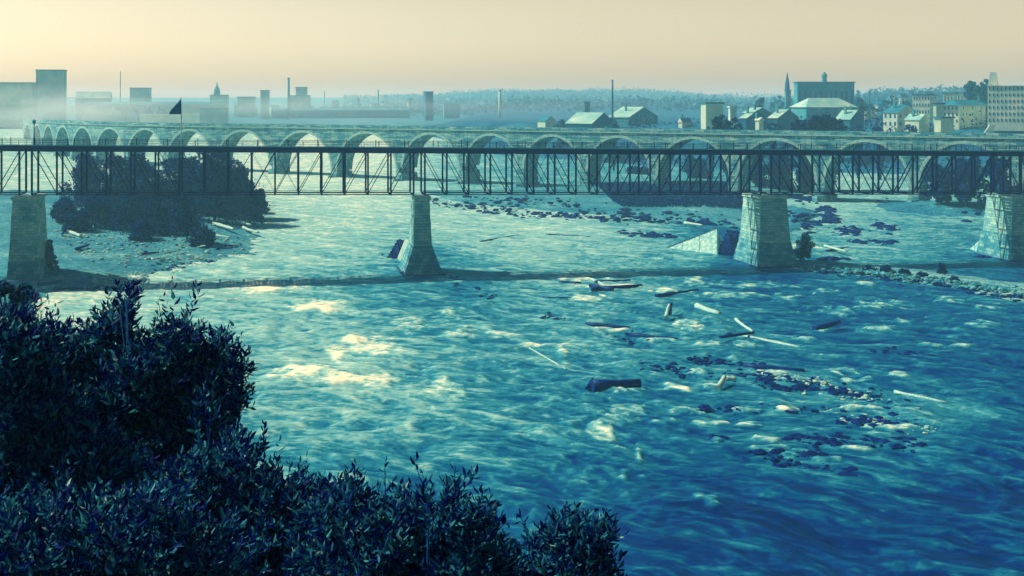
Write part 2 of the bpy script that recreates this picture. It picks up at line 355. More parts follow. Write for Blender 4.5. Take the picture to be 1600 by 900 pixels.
def water_mat():
    m = bpy.data.materials.new('river water'); nt, b = nodes(m); g = nt.nodes.new('ShaderNodeNewGeometry')
    at = nt.nodes.new('ShaderNodeAttribute'); at.attribute_name = 'foam'
    mp = nt.nodes.new('ShaderNodeMapping'); mp.inputs['Rotation'].default_value = (0, 0, R(38)); mp.inputs['Scale'].default_value = (.35, 1.3, 1)
    nt.links.new(g.outputs['Position'], mp.inputs['Vector'])
    n = new_noise(nt, 1.1, 6, .65, mp.outputs[0])
    def mth(op, x, y):
        q = nt.nodes.new('ShaderNodeMath'); q.operation = op
        for i, k in enumerate((x, y)):
            if isinstance(k, (int, float)): q.inputs[i].default_value = k
            else: nt.links.new(k, q.inputs[i])
        return q.outputs[0]
    val = mth('ADD', at.outputs['Fac'], mth('MULTIPLY', mth('SUBTRACT', n.outputs['Fac'], .5), .34))
    n5 = new_noise(nt, 3.2, 4, .7, mp.outputs[0]); val = mth('ADD', val, mth('MULTIPLY', mth('SUBTRACT', n5.outputs['Fac'], .5), .34)); val = mth('ADD', val, .01)
    r = ramp(nt, val, [(t, c_+(1,)) for t, c_ in TONES]); nt.links.new(r.outputs[0], b.inputs['Base Color'])
    rr = ramp(nt, val, [(.45, (.34,)*3+(1,)), (.8, (.75,)*3+(1,))]); nt.links.new(rr.outputs[0], b.inputs['Roughness']); b.inputs['Specular IOR Level'].default_value = 0.0; 
    bp = nt.nodes.new('ShaderNodeBump'); bp.inputs['Distance'].default_value = .07; bp.inputs['Strength'].default_value = .5
    nt.links.new(mth('ADD', n.outputs['Fac'], n5.outputs['Fac']), bp.inputs['Height']); nt.links.new(bp.outputs[0], b.inputs['Normal'])
    gl = nt.nodes.new('ShaderNodeBsdfGlossy'); gl.inputs['Color'].default_value = (.16, .82, .88, 1); gl.inputs['Roughness'].default_value = .30; nt.links.new(bp.outputs[0], gl.inputs['Normal'])
    ms = nt.nodes.new('ShaderNodeMixShader'); wet = ramp(nt, val, [(.5, (.17,)*3+(1,)), (.8, (0, 0, 0, 1))]); nt.links.new(wet.outputs[0], ms.inputs[0])
    nt.links.new(b.outputs[0], ms.inputs[1]); nt.links.new(gl.outputs[0], ms.inputs[2]); nt.links.new(ms.outputs[0], nt.nodes['Material Output'].inputs[0])
    return m
rv = fast_mesh('river', np.stack([X, Y, Zr], -1), grid_faces(*X.shape), water_mat(), smooth=True); set_attr(rv, 'foam', water_tone)  # attribute holds foam plus the painted reflection tone
tag(rv, kind='structure')
del X, Y, Zr, PXs, PYs, num, den, V0, A, B, n1, n2, n3, water_tone, streak, cap, nz, nz2, hgt, wx, wy

# ------------------------------------------------------------------ foliage helpers
def leaf_quads(c, size, rng, aspect=.7):
    """random quads at centres c"""
    n = len(c); a = rng.normal(size=(n, 3)); a /= np.linalg.norm(a, axis=1)[:, None]
    b = rng.normal(size=(n, 3)); b -= (b*a).sum(1)[:, None]*a; b /= np.linalg.norm(b, axis=1)[:, None]
    s = (size*rng.uniform(.6, 1.4, n))[:, None]
    V = np.stack([c-a*s, c-b*s*aspect, c+a*s, c+b*s*aspect], 1); Fq = np.arange(4*n).reshape(n, 4); return V, Fq
def blob_points(blobs, n, rng, shell=.55):
    w_ = np.array([b[3]*b[4]*b[5] for b in blobs]); idx = rng.choice(len(blobs), n, p=w_/w_.sum()); Bb = np.array(blobs)[idx]
    d = rng.normal(size=(n, 3)); d /= np.linalg.norm(d, axis=1)[:, None]; r = rng.uniform(shell**3, 1, n)**(1/3)*rng.uniform(.86, 1.10, n)
    return Bb[:, :3]+d*Bb[:, 3:6]*r[:, None], d
def tree(name, label, cat, loc, h, rad, n, leaf, mat, group=None, crown_from=.25, squash=1.0, seed=0, parts=True, asym=(0, 0)):
    rng = np.random.default_rng(seed+int(abs(loc[0])*7+loc[1]*13)); loc = Vector(loc)
    root = empty(name, loc, label, cat, group)
    blobs = []
    nb = 20+int(rad*1.5); low = cat == 'bush'
    for k in range(nb):
        a = rng.uniform(0, 6.28); zz = rng.uniform(crown_from, .93); g_z = (zz-crown_from)/(1-crown_from)
        prof = math.sqrt(max(.05, 1-g_z**2)) if low else math.sin(min(1, max(.12, g_z+.12))*math.pi*.86)**.6
        rr = rad*prof*rng.uniform(.2, .85); br = rad*rng.uniform(.16, .36)
        blobs.append((loc.x+math.cos(a)*rr+asym[0]*zz, loc.y+math.sin(a)*rr+asym[1]*zz, loc.z+h*zz-br*.3, br, br*rng.uniform(.8, 1.3), br*rng.uniform(.6, 1.2)*squash))
    blobs.append((loc.x, loc.y, loc.z+h*.45, rad*.45, rad*.45, h*.34))
    pts, _ = blob_points(blobs, n, rng)
    sp_n = n//9; pts[:sp_n] += rng.normal(size=(sp_n, 3))*rad*.09
    V, Fq = leaf_quads(pts, leaf, rng)
    fast_mesh('crown', V, Fq, mat, root)
    m = MB(); r0 = max(.08, h*.022)
    m.tube([loc+Vector((0, 0, -.6)), loc+Vector((.05*h*random.uniform(-1, 1), 0, h*.35)), loc+Vector((.06*h*random.uniform(-1, 1), 0, h*.7))], [r0, r0*.7, r0*.3], 7)
    for b in blobs[:6]:
        m.tube([loc+Vector((0, 0, h*.25)), (loc+Vector((0, 0, h*.4))).lerp(Vector(b[:3]), .5), Vector(b[:3])], [r0*.5, r0*.35, r0*.12], 5)
    m.build('trunk', M_BARK, root, True)
    return root

# ------------------------------------------------------------------ the iron truss bridge and its piers
AX = Vector((.9837, .1796, 0)); NM = Vector((-.1796, .9837, 0)); D0 = 229.5; W = 6.0
def BP(s, t, z): v = NM*(D0+t)+AX*s; return Vector((v.x, v.y, z))
def s_of(px): th = math.atan(U(px))+math.atan(.1826); return math.tan(th)*D0
def ztop(s): return 22.95-.0121*(s+41.4)
TD = 8.15
SP = [s_of(40)-66.5, s_of(40), s_of(655), s_of(1197), s_of(1586), s_of(1586)+50]
NP = [16, 16, 16, 12, 12]
bridge = empty('truss_bridge', BP(25, 3, 14), 'long dark iron deck truss bridge on tall stone piers crossing the whole river', 'bridge')
ROD = []
for i in range(5):
    s0, s1, n = SP[i]+1.0, SP[i+1]-1.0, NP[i]; ds = (s1-s0)/n
    m = MB()
    for t in (0, W):
        m.beam(BP(s0-.9, t, ztop(s0)-.35), BP(s1+.9, t, ztop(s1)-.35), .5, .7)
    for k in range(n+1):
        s = s0+k*ds; m.beam(BP(s, .2, ztop(s)-.45), BP(s, W-.2, ztop(s)-.45), .25, .5)
        if k < n: m.beam(BP(s, .2, ztop(s)-.62), BP(s+ds, W-.2, ztop(s+ds)-.62), .05, .05)
    span = m.build('truss_span', M_IRON, bridge)
    m = MB()
    for t in (0, W):
        m.beam(BP(s0, t, ztop(s0)-TD+.15), BP(s1, t, ztop(s1)-TD+.15), .22, .16)
        m.beam(BP(s0, t+.003, ztop(s0)-TD+.42), BP(s1, t+.003, ztop(s1)-TD+.42), .10, .07)
    for k in range(n+1):
        s = s0+k*ds; m.beam(BP(s, 0, ztop(s)-TD+.1), BP(s, W, ztop(s)-TD+.1), .15, .22)
    m.build('bottom_chord', M_IRON, span)
    for t in (0, W):
        for k in range(n+1):
            s = s0+k*ds; wd = .42 if k in (0, n) else (.30 if k % 2 else .34)
            MB().beam(BP(s, t, ztop(s)-TD+.2), BP(s, t, ztop(s)-.6), wd, .3, (AX.x, AX.y, 0)).build('vertical_post', M_IRON, span)
        mid = n/2; m = MB()
        for k in range(n):
            sa_, sb_ = s0+k*ds, s0+(k+1)*ds
            up, dn = (sa_, sb_) if k < mid else (sb_, sa_)
            for off in (-.14, .14):
                m.beam(BP(up, t+off, ztop(up)-.65), BP(dn, t+off, ztop(dn)-TD+.3), .075, .10)
            if abs(k+.5-mid) < 2.6:
                m.beam(BP(dn, t+.25, ztop(dn)-.65), BP(up, t+.25, ztop(up)-TD+.3), .05, .05)
        m.build('diagonal_rods', M_IRON, span)
sA, sB = SP[0], SP[5]
m = MB(); n = int((sB-sA)/.62)
for k in range(n):
    s = sA+(k+.5)*.62; z = ztop(s)
    m.hexa([BP(s-.15, -.8, z), BP(s+.15, -.8, z), BP(s+.15, W+.5, z), BP(s-.15, W+.5, z)], [BP(s-.15, -.8, z+.22), BP(s+.15, -.8, z+.22), BP(s+.15, W+.5, z+.22), BP(s-.15, W+.5, z+.22)])
m.build('deck', M_TIMB, bridge)  # plank gaps made up to let sun through and soften the shadow
m = MB()
for t in (-1.02, ): m.beam(BP(sA, t, ztop(sA)+.10), BP(sB, t, ztop(sB)+.10), .2, .34)
m.build('deck_edge', M_IRON, bridge)
for t, nm in ((-.85, 0), (W+.45, 1)):
    m = MB(); n = int((sB-sA)/2.6)
    for k in range(n+1):
        s = sA+(sB-sA)*k/n; big = k % 2 == 0
        m.beam(BP(s, t, ztop(s)+.22), BP(s, t, ztop(s)+(1.5 if big else 1.2)), .12 if big else .06, .12 if big else .06, (AX.x, AX.y, 0))
    for hh, th in ((1.22, .07), (.85, .035), (.55, .035)):
        m.beam(BP(sA, t, ztop(sA)+hh), BP(sB, t, ztop(sB)+hh), .06, th)
    m.build('railing', M_IRON, bridge)
m = MB(); m.beam(BP(sA, -1.02, ztop(sA)+.36), BP(sB, -1.02, ztop(sB)+.36), .3, .17); m.build('lit_deck_edge', M_RAIL, bridge)  # pale strip added to draw the deck edge as sunlit

def pier(s, wid, base_w, label, zb0, t0=-1.6, t1=W+1.6, z_split=5.0, base_out=2.4, shaft_mat=None, taper=.55):
    zt = ztop(s)-TD-.15
    root = empty('bridge_pier', BP(s, 3, zb0), label, 'bridge pier', 'stone piers of the truss bridge')
    def ring(z, hw, ta, tb, ds=0): return [BP(s-hw+ds, ta, z), BP(s+hw+ds, ta, z), BP(s+hw+ds, tb, z), BP(s-hw+ds, tb, z)]
    m = MB(); hw = wid/2; nc = 14
    prev = None
    for k in range(nc+1):
        f = k/nc; z = z_split+(zt-.5-z_split)*f; g = (1-f)*taper
        cur = ring(z, hw+g+random.uniform(-.04, .04), t0-g-random.uniform(0, .05), t1+g)
        if prev: m.hexa(prev, cur)
        prev = cur
    m.build('shaft', shaft_mat or M_PIER, root)
    MB().hexa(ring(zt-.5, hw+.25, t0-.25, t1+.25), ring(zt, hw+.25, t0-.25, t1+.25)).build('coping', M_COPE, root)
    hw += taper-.55; m = MB(); b = base_w/2; prev = ring(zb0, b, t0-base_out, t1+base_out)
    for k in range(1, 7):
        f = k/6; z = zb0+(z_split-zb0)*f; j = random.uniform(-.06, .06)
        cur = ring(z, b+(hw+.65-b)*f+j, t0-base_out+(base_out-.65)*f-j, t1+base_out-(base_out-.65)*f)
        m.hexa(prev, cur); prev = cur
    m.build('pier_base', M_PIERD, root)
    rp_ = ring(-.05, b+.09, t0-base_out-.09, t1+base_out+.09); rq_ = ring(.32, b*.985+.07, t0-base_out*.97-.07, t1+base_out*.97+.07)
    if zb0 < 0: MB().hexa(rp_, rq_).build('wet_course', M_WET, root)
    return root
pier(SP[1], 3.6, 5.2, 'tall tapering stone pier standing on the gravel bar at the left end', .2, z_split=4, base_out=1)
pier(SP[2]+.5, 2.5, 7.6, 'slender stone pier with a flared dark base in mid river', -1, t0=-.6, t1=W+.4, base_out=2.6, taper=.4)
pier(SP[3]+.9, 5.0, 8.2, 'widest stone pier, dark front and sunlit side, right of the middle of the river', -1, base_out=2.4, z_split=4.6)
pier(SP[4], 3.0, 6.0, 'pale stone pier rising from the rapids at the right edge', -1, base_out=2.2)
# bearings under the trusses
# ice breaker cribs
def wedge(A, B_, C_, T, name, label, mat, slats=None):
    root = empty(name, A, label, 'icebreaker', 'icebreakers at the bridge piers')
    T2 = T+(C_-B_)*.1
    MB().add([A, B_, C_, T], [(0, 1, 3), (0, 3, 2), (1, 2, 3), (0, 2, 1)]).build('sloping_face', mat, root)
    m = MB()
    for k in range(1, 3):
        f = k/3; m.beam(A.lerp(B_, f)+Vector((0, 0, .02)), B_.lerp(T, 1-f)*0+A.lerp(T, f)+Vector((0, 0, .02)), .08, .08)
    m.beam(A, T+Vector((0, 0, .1)), .3, .3); m.beam(B_+Vector((.15, 0, 0)), T+Vector((.15, 0, .1)), .3, .3)
    m.build('timber_rib', M_TIMD if slats is None else slats, root)
    return root
wedge(P(1040, 388), P(1120, 402, -.4), P(1128, 380, -.4), PY(1120, 357, 264), 'icebreaker', 'pale pointed icebreaker wedge left of the widest pier', surf('weathered planking', .78, .16, 1.5), M_TIMB)
wedge(P(1512, 390), P(1543, 402, -.4), P(1560, 385, -.4), PY(1546, 362, 262), 'icebreaker', 'low icebreaker wedge beside the pier at the right edge', surf('weathered planking', .78, .16, 1.5), M_TIMB)
def crib(label, px0, px1, py0, py1, mat):
    a = P(px0, py1); b = P(px1, py1+3); root = empty('timber_crib', a, label, 'timber crib')
    h = (py1-py0)*a.y/F; d = Vector((b-a)); back = Vector((.3, 3.0, 0)); m = MB()
    n = 7
    for k in range(n):
        z = h*k/n; sh = Vector((.30*k, .1*k, z)); f = 1-.45*k/n
        m.beam(a+sh, a+d*f+sh, .38, .36); m.beam(a+back+sh, a+back+d*f+sh, .38, .36)
        m.beam(a+sh+Vector((0, 0, .18)), a+back+sh+Vector((0, 0, .18)), .36, .3); m.beam(a+d*f+sh+Vector((0, 0, .18)), a+d*f+back+sh+Vector((0, 0, .18)), .36, .3)
    m.build('log_wall', mat, root)
    m = MB(); q = [a+Vector((.4, .4, -.5)), a+d*.9+Vector((0, .4, -.5)), a+d*.9+back-Vector((0, .4, .5)), a+back+Vector((.4, -.4, -.5))]
    m.hexa(q, [q[0]+Vector((1.1, .4, h*.9)), q[1].lerp(q[0], .35)+Vector((0, .4, h*.9)), q[2].lerp(q[3], .35)+Vector((0, 0, h*.9)), q[3]+Vector((1.1, 0, h*.9))]); m.build('rubble_fill', M_ROCK, root)
crib('broken timber crib leaning against the slender mid river pier', 606, 630, 375, 404, M_TIMD)
crib('black timber crib in the gap beside the widest pier', 1124, 1150, 358, 398, M_TIMD)
rt = MB().tube([P(598, 407, -.5), P(597.5, 397)], [.22, .18], 8).build('mooring_post', M_TIMD); tag(rt, 'short dark post sticking out of the water left of the slender pier', 'post')
a = PY(634, 376, 238); MB_ = MB()
MB_.hexa([P(619, 408, -.5), P(636, 418, -.5), P(640, 412, -.5), P(628, 403, -.5)], [PY(632, 375, 241), PY(642, 383, 235), PY(644, 380, 236), PY(636, 374, 242)])
tag(MB_.build('lit_base_flank', surf('sunlit toned apron', .84, .1, 1)), 'added sunlit coloured apron on the left flank of the slender pier', 'facing')  # added slab; its pale colour stands in for the base's sunlit left side

# lamp post and flagpole on the deck
s = s_of(43); b0 = BP(s, W+.1, ztop(s)+.2)
root = empty('lamp_post', b0, 'slim lamp post on the bridge deck above the left pier', 'lamp post')
MB().tube([b0, b0+Vector((0, 0, 3.6))], [.12, .07], 8).build('post', M_IRON, root)
MB().tube([b0+Vector((0, 0, 3.6)), b0+Vector((0, 0, 3.75)), b0+Vector((0, 0, 4.2)), b0+Vector((0, 0, 4.4))], [.1, .28, .34, .05], 8).build('lantern', M_MID, root)
s = s_of(282.5); b0 = BP(s, 1.2, ztop(s)+.2); top = PY(282, 151, b0.y).z-b0.z
root = empty('flagpole', b0, 'white flagpole standing on the bridge deck above the island trees', 'flagpole')
MB().tube([b0, b0+Vector((0, 0, top*.55))], [.11, .09], 8).build('pole', M_PALE, root)
MB().tube([b0+Vector((0, 0, top*.55)), b0+Vector((-.05, 0, top))], [.07, .04], 8).build('pole_tip', M_IRON, root)
m = MB(); A0 = b0+Vector((-.06, 0, top-.1)); pts = []
nx, nzz = 10, 6
for i in range(nx+1):
    f = i/nx
    for j in range(nzz+1):
        g = j/nzz; hh = 2.9*(1-0)  # hoist
        x = -2.0*f; ztop_ = -1.0*f*2.4-.2; zbot = -2.95+.0*f
        z = ztop_+(zbot-ztop_)*g; pts.append(A0+Vector((x, .18*math.sin(f*6+g), z)))
fs = [(i*(nzz+1)+j, i*(nzz+1)+j+1, (i+1)*(nzz+1)+j+1, (i+1)*(nzz+1)+j) for i in range(nx) for j in range(nzz)]
fl = MB().add(pts, fs).build('flag', surf('flag cloth', .38, .18, .9), root, True)
sm = fl.modifiers.new('thickness', 'SOLIDIFY'); sm.thickness = .02

# ------------------------------------------------------------------ the stone arch bridge
DD = 8.5; ZC = CH-DD
def sa_pt(px): Yv = F*DD/(29+.0127*px); return Vector((U(px)*Yv, Yv, 0))
near_px = [425, 522, 624, 722, 813, 912, 1021, 1146, 1281, 1428]
pts = [sa_pt(p) for p in near_px]
d_ = (pts[-1]-pts[-2]).normalized()
for k in range(4): pts.append(pts[-1]+d_*27.5)
left = []
cur = pts[0]
for p_, dist in ((335, 29), (258, 28), (196, 27), (147, 27), (111, 27), (85, 27), (66, 27), (50, 27), (36, 27)):
    u = U(p_); aa = u*u+1; bb = -2*(u*cur.x+cur.y); cc = cur.x**2+cur.y**2-dist*dist; disc = bb*bb-4*aa*cc
    Yn = (-bb+math.sqrt(max(disc, 0)))/(2*aa); cur = Vector((u*Yn, Yn, 0)); left.append(cur)
pts = left[::-1]+pts
BW_ = 8.5
def nrm_at(i):
    a = pts[max(i-1, 0)]; b = pts[min(i+1, len(pts)-1)]; d = (b-a).normalized(); return Vector((-d.y, d.x, 0))
NR = [nrm_at(i) for i in range(len(pts))]
sb = empty('stone_arch_bridge', pts[10], 'pale stone railway viaduct of many round arches curving away behind the iron truss bridge', 'bridge')
def SA(i, f, t, z):
    p = pts[i].lerp(pts[i+1], f); n = NR[i].lerp(NR[i+1], f); v = p+n*t; return Vector((v.x, v.y, z))
for i in range(len(pts)-1):
    L = (pts[i+1]-pts[i]).length; hp = 1.5; a = L/2-hp; crown = ZC-2.9; spring = max(crown-a, 3.2); rise = crown-spring
    cols = [(0, spring), (hp/L, spring)]
    na = 20
    for k in range(1, na): an = math.pi*k/na; cols.append(((L/2-a*math.cos(an))/L, spring+rise*math.sin(an)))
    cols += [(1-hp/L, spring), (1, spring)]
    zt = ZC-1.1; V = []; Fc = []
    for f, zl in cols: V += [SA(i, f, 0, zl), SA(i, f, 0, zt), SA(i, f, BW_, zt), SA(i, f, BW_, zl)]
    for k in range(len(cols)-1):
        b = 4*k
        for q in range(4): Fc.append((b+q, b+4+q, b+4+(q+1) % 4, b+(q+1) % 4))
    ar = MB().add(V, Fc).build('arch_span', M_ARCH, sb)
    for t, tc_, tp_ in ((-.1, -.35, -.15), (BW_-.15, BW_-.25, BW_-.25)):
        m = MB()
        for k in range(na):
            a0, a1 = math.pi*k/na, math.pi*(k+1)/na; q = []
            for an in (a0, a1):
                for rr in (0, .85): q.append(((L/2-(a+rr)*math.cos(an))/L, spring+(rise+rr)*math.sin(an)+.02))
            b4 = [SA(i, f, t, z) for f, z in (q[0], q[2], q[3], q[1])]; t4 = [SA(i, f, t+.25, z) for f, z in (q[0], q[2], q[3], q[1])]
            m.hexa(b4, t4)
        m.build('arch_ring', M_COPE, ar)
        for nm_, t_, wd_, z0_, z1_, mt_ in (('cornice', tc_, .6, zt-.25, zt+.05, M_COPE), ('parapet', tp_, .4, zt+.055, ZC, M_ARCH)):
            MB().hexa([SA(i, 0, t_, z0_), SA(i, 1, t_, z0_), SA(i, 1, t_+wd_, z0_), SA(i, 0, t_+wd_, z0_)], [SA(i, 0, t_, z1_), SA(i, 1, t_, z1_), SA(i, 1, t_+wd_, z1_), SA(i, 0, t_+wd_, z1_)]).build(nm_, mt_, ar)
for i in range(len(pts)):
    j = min(i, len(pts)-2); f0 = 0 if i == j else 1
    Ls = [(pts[k+1]-pts[k]).length for k in (max(i-1, 0), min(i, len(pts)-2))]; spring = min(max(ZC-2.9-(l/2-1.5), 3.2) for l in Ls)
    d = (pts[min(i+1, len(pts)-1)]-pts[max(i-1, 0)]).normalized(); n = NR[i]; p = pts[i]; m = MB()
    def rg(z, h, e): return [Vector((*(p+d*sx*h+n*ty).xy, z)) for sx, ty in ((-1, -e), (1, -e), (1, BW_+e), (-1, BW_+e))]
    m.hexa(rg(-2, 2.0, 1.5), rg(3.0, 1.8, 1.1)); m.hexa(rg(3.0, 1.55, .5), rg(spring-.004, 1.48, .01))
    # pointed cutwater on the near and far ends
    for sg in (-1, 1):
        e0 = -1.5 if sg < 0 else BW_+1.5
        q = [p+d*-1.8+n*e0, p+d*1.8+n*e0, p+n*(e0+sg*1.6)]
        if sg > 0: q = [q[1], q[0], q[2]]
        lo = [Vector((v.x, v.y, -2)) for v in q]; hi = [Vector((v.x, v.y, 3.1)) for v in q]; hi[2] = hi[2].lerp((hi[0]+hi[1])/2, .4)
        m.add(lo+hi, [(0, 2, 1), (3, 4, 5), (0, 1, 4, 3), (1, 2, 5, 4), (2, 0, 3, 5)])
    m.build('bridge_footing', M_ARCH, sb)

# ------------------------------------------------------------------ buildings
def corner_building(name, label, L, C, Rr, ytop, Yd, zb, mat, roofmat=None, roof='flat', rise=3.0, phi=30, wins=None, cat='building', group=None, eave=.4, ridge='R', wmat=None):
    """nearest corner at pixel C, left wall to pixel L, right wall to pixel Rr"""
    c = Vector((U(C)*Yd, Yd, 0)); ph = R(phi)
    dl = Vector((-math.sin(ph), math.cos(ph), 0)); dr = Vector((math.cos(ph), math.sin(ph), 0))
    def wd(dv, px): u = U(px); return (u*c.y-c.x)/(dv.x-u*dv.y)
    wl = wd(dl, L) if L is not None and abs(L-C) > .4 else 14.0
    if L is not None and wl < 0: wl = 14
    wr = wd(dr, Rr); wl = min(abs(wl), 70); wr = abs(wr)
    zt = CH-(ytop-HZ)*Yd/F
    if roof != 'flat': zt -= rise
    root = empty(name, (c.x, c.y, zb), label, cat, group)
    def q(a, b, z): v = c+dl*a+dr*b; return Vector((v.x, v.y, z))
    w_ = MB().hexa([q(0, 0, zb-3), q(0, wr, zb-3), q(wl, wr, zb-3), q(wl, 0, zb-3)], [q(0, 0, zt), q(0, wr, zt), q(wl, wr, zt), q(wl, 0, zt)]).build('wall', mat, root)
    rm = roofmat or M_ROOFD; e = eave
    if roof == 'flat':
        m = MB(); m.hexa([q(-e, -e, zt+.003), q(-e, wr+e, zt+.003), q(wl+e, wr+e, zt+.003), q(wl+e, -e, zt+.003)], [q(-e, -e, zt+.6), q(-e, wr+e, zt+.6), q(wl+e, wr+e, zt+.6), q(wl+e, -e, zt+.6)]); m.build('cornice', rm, root)
    elif roof == 'gable':
        if ridge == 'R': r0, r1 = q(wl/2, -e, zt+rise), q(wl/2, wr+e, zt+rise); lo = [q(-e, -e, zt-.2), q(-e, wr+e, zt-.2), q(wl+e, wr+e, zt-.2), q(wl+e, -e, zt-.2)]; f = [(0, 1, 5, 4), (3, 4, 5, 2)]; g = [(0, 4, 3), (1, 2, 5)]
        else: r0, r1 = q(-e, wr/2, zt+rise), q(wl+e, wr/2, zt+rise); lo = [q(-e, -e, zt-.2), q(-e, wr+e, zt-.2), q(wl+e, wr+e, zt-.2), q(wl+e, -e, zt-.2)]; f = [(0, 4, 5, 3), (1, 2, 5, 4)]; g = [(0, 1, 4), (2, 3, 5)]
        o = MB().add(lo+[r0, r1], f+[(0, 3, 2, 1)]).build('roof', rm, root)
        gv = [v.lerp((lo[0]+lo[2])/2, .004) for v in lo]+[r0+Vector((0, 0, -.1)), r1+Vector((0, 0, -.1))]
        for tri in g: MB().add([gv[i] for i in tri], [(0, 1, 2)]).build('gable_wall', mat, root)
    elif roof == 'hip':
        lo = [q(-e, -e, zt-.2), q(-e, wr+e, zt-.2), q(wl+e, wr+e, zt-.2), q(wl+e, -e, zt-.2)]; k = min(wl, wr)*.35
        r0, r1 = (q(wl/2, k, zt+rise), q(wl/2, wr-k, zt+rise)) if wr > wl else (q(k, wr/2, zt+rise), q(wl-k, wr/2, zt+rise))
        ff = [(0, 1, 5, 4), (2, 3, 4, 5), (1, 2, 5), (3, 0, 4)] if wr > wl else [(0, 1, 4), (1, 2, 5, 4), (2, 3, 5), (3, 0, 4, 5)]
        MB().add(lo+[r0, r1], ff+[(0, 3, 2, 1)]).build('roof', rm, root)
    if roof != 'flat' and Yd < 900:
        k_ = (int(C)*7) % 3
        for kk in range(k_):
            cc = q(wl*.5+.8, wr*(.3+.35*kk), zt+rise*.55); MB().box(cc, .8, .8, rise*.45+1.6, dr.xy).build('chimney', M_MID, root)
    if wins:
        (nl, nr_, rows) = wins; hh = zt-zb
        for (nn, ww, dv, other, sgn) in ((nl, wl, dl, dr, -1), (nr_, wr, dr, dl, -1)):
            for i in range(nn):
                for j in range(rows):
                    cc = c+dv*(ww*(i+.5)/nn)-other*.04; z0 = zb+hh*(j+.28)/rows; ws = min(1.3, ww/nn*.34); wh = hh/rows*.48
                    MB().box((cc.x, cc.y, z0), ws, .12, wh, dv.xy).build('window', wmat or M_WIN, root)
    return root, q, wl, wr, zt
def chimney(label, px, ytop, ybase, Yd, wpx, name='chimney_stack', mat=None, cat='chimney'):
    b = PY(px, ybase, Yd); t = PY(px, ytop, Yd); r = wpx*Yd/F/2
    root = empty(name, b, label, cat)
    MB().tube([Vector((b.x, b.y, min(b.z, hz(b.x, b.y))-1)), t], [r*1.15, r*.85], 12).build('shaft', mat or M_MID, root, True)
    MB().tube([t, t+Vector((0, 0, r*.8))], [r*1.15, r*1.15], 12).build('cap', mat or M_MID, root)
    return root
CB = corner_building
# --- far left, in the smoke; pale wall colour also imitates haze
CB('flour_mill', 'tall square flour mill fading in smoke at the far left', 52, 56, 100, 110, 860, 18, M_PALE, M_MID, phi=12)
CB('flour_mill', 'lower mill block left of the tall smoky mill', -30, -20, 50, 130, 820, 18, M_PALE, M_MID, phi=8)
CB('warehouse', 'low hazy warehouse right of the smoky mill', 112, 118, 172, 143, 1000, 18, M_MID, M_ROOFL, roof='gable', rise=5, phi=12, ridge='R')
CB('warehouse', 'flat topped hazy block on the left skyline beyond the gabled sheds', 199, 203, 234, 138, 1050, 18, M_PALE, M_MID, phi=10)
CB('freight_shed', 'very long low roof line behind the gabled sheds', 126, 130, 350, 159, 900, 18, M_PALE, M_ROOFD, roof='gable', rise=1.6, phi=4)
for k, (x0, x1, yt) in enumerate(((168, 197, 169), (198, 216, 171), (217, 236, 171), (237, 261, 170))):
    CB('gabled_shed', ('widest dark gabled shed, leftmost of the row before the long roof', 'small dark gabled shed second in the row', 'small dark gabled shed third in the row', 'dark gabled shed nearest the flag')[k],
       x0, x0+1, x1, yt, 800, 18, M_MID, M_ROOFD, roof='gable', rise=5.2, phi=4, ridge='L', group='row of dark gabled sheds')
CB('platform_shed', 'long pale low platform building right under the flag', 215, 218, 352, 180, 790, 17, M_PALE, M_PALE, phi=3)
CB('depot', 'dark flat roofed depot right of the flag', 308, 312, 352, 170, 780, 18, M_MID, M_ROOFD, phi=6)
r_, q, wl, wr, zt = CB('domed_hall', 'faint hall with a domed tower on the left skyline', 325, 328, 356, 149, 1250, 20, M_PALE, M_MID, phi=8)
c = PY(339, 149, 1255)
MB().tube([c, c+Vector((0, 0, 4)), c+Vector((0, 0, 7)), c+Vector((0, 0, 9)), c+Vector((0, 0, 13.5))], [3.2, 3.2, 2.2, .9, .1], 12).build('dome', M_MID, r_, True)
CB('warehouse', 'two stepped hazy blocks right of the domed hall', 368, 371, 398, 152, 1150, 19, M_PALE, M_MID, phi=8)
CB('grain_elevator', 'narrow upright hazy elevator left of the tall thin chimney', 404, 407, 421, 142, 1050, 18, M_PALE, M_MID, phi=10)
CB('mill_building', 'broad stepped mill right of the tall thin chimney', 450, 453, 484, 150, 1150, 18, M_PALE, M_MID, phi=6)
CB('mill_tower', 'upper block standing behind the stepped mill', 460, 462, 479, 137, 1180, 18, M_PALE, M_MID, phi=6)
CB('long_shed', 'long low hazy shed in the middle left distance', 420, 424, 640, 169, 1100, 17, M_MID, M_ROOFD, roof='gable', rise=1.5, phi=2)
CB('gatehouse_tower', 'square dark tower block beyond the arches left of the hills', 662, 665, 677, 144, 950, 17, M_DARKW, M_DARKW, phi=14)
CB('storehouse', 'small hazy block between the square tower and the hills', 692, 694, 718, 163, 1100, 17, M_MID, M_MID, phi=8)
chimney('tall thin chimney on the left skyline between two hazy mills', 451, 123, 170, 1050, 4)
chimney('faint slim mast rising left of the flag', 188, 112, 150, 1100, 1.4, 'mast', M_MID, 'mast')
chimney('slim pole over the long low hazy shed', 507, 143, 170, 1150, 1.4, 'mast', M_MID, 'mast')
chimney('thicker pole left of the suspension bridge', 591, 141, 170, 1150, 2.2, 'mast', M_MID, 'mast')
chimney('stout pale chimney in front of the wooded hill', 781, 142, 188, 900, 4.6, mat=M_PALE)
chimney('tall dark thin chimney above the two barns, highest of the middle skyline', 957, 126, 175, 640, 3.0, mat=M_DARKW)
chimney('slim dark chimney right of the big brick block', 1359, 143, 165, 700, 2.2, mat=M_DARKW)
hr = random.Random(12)
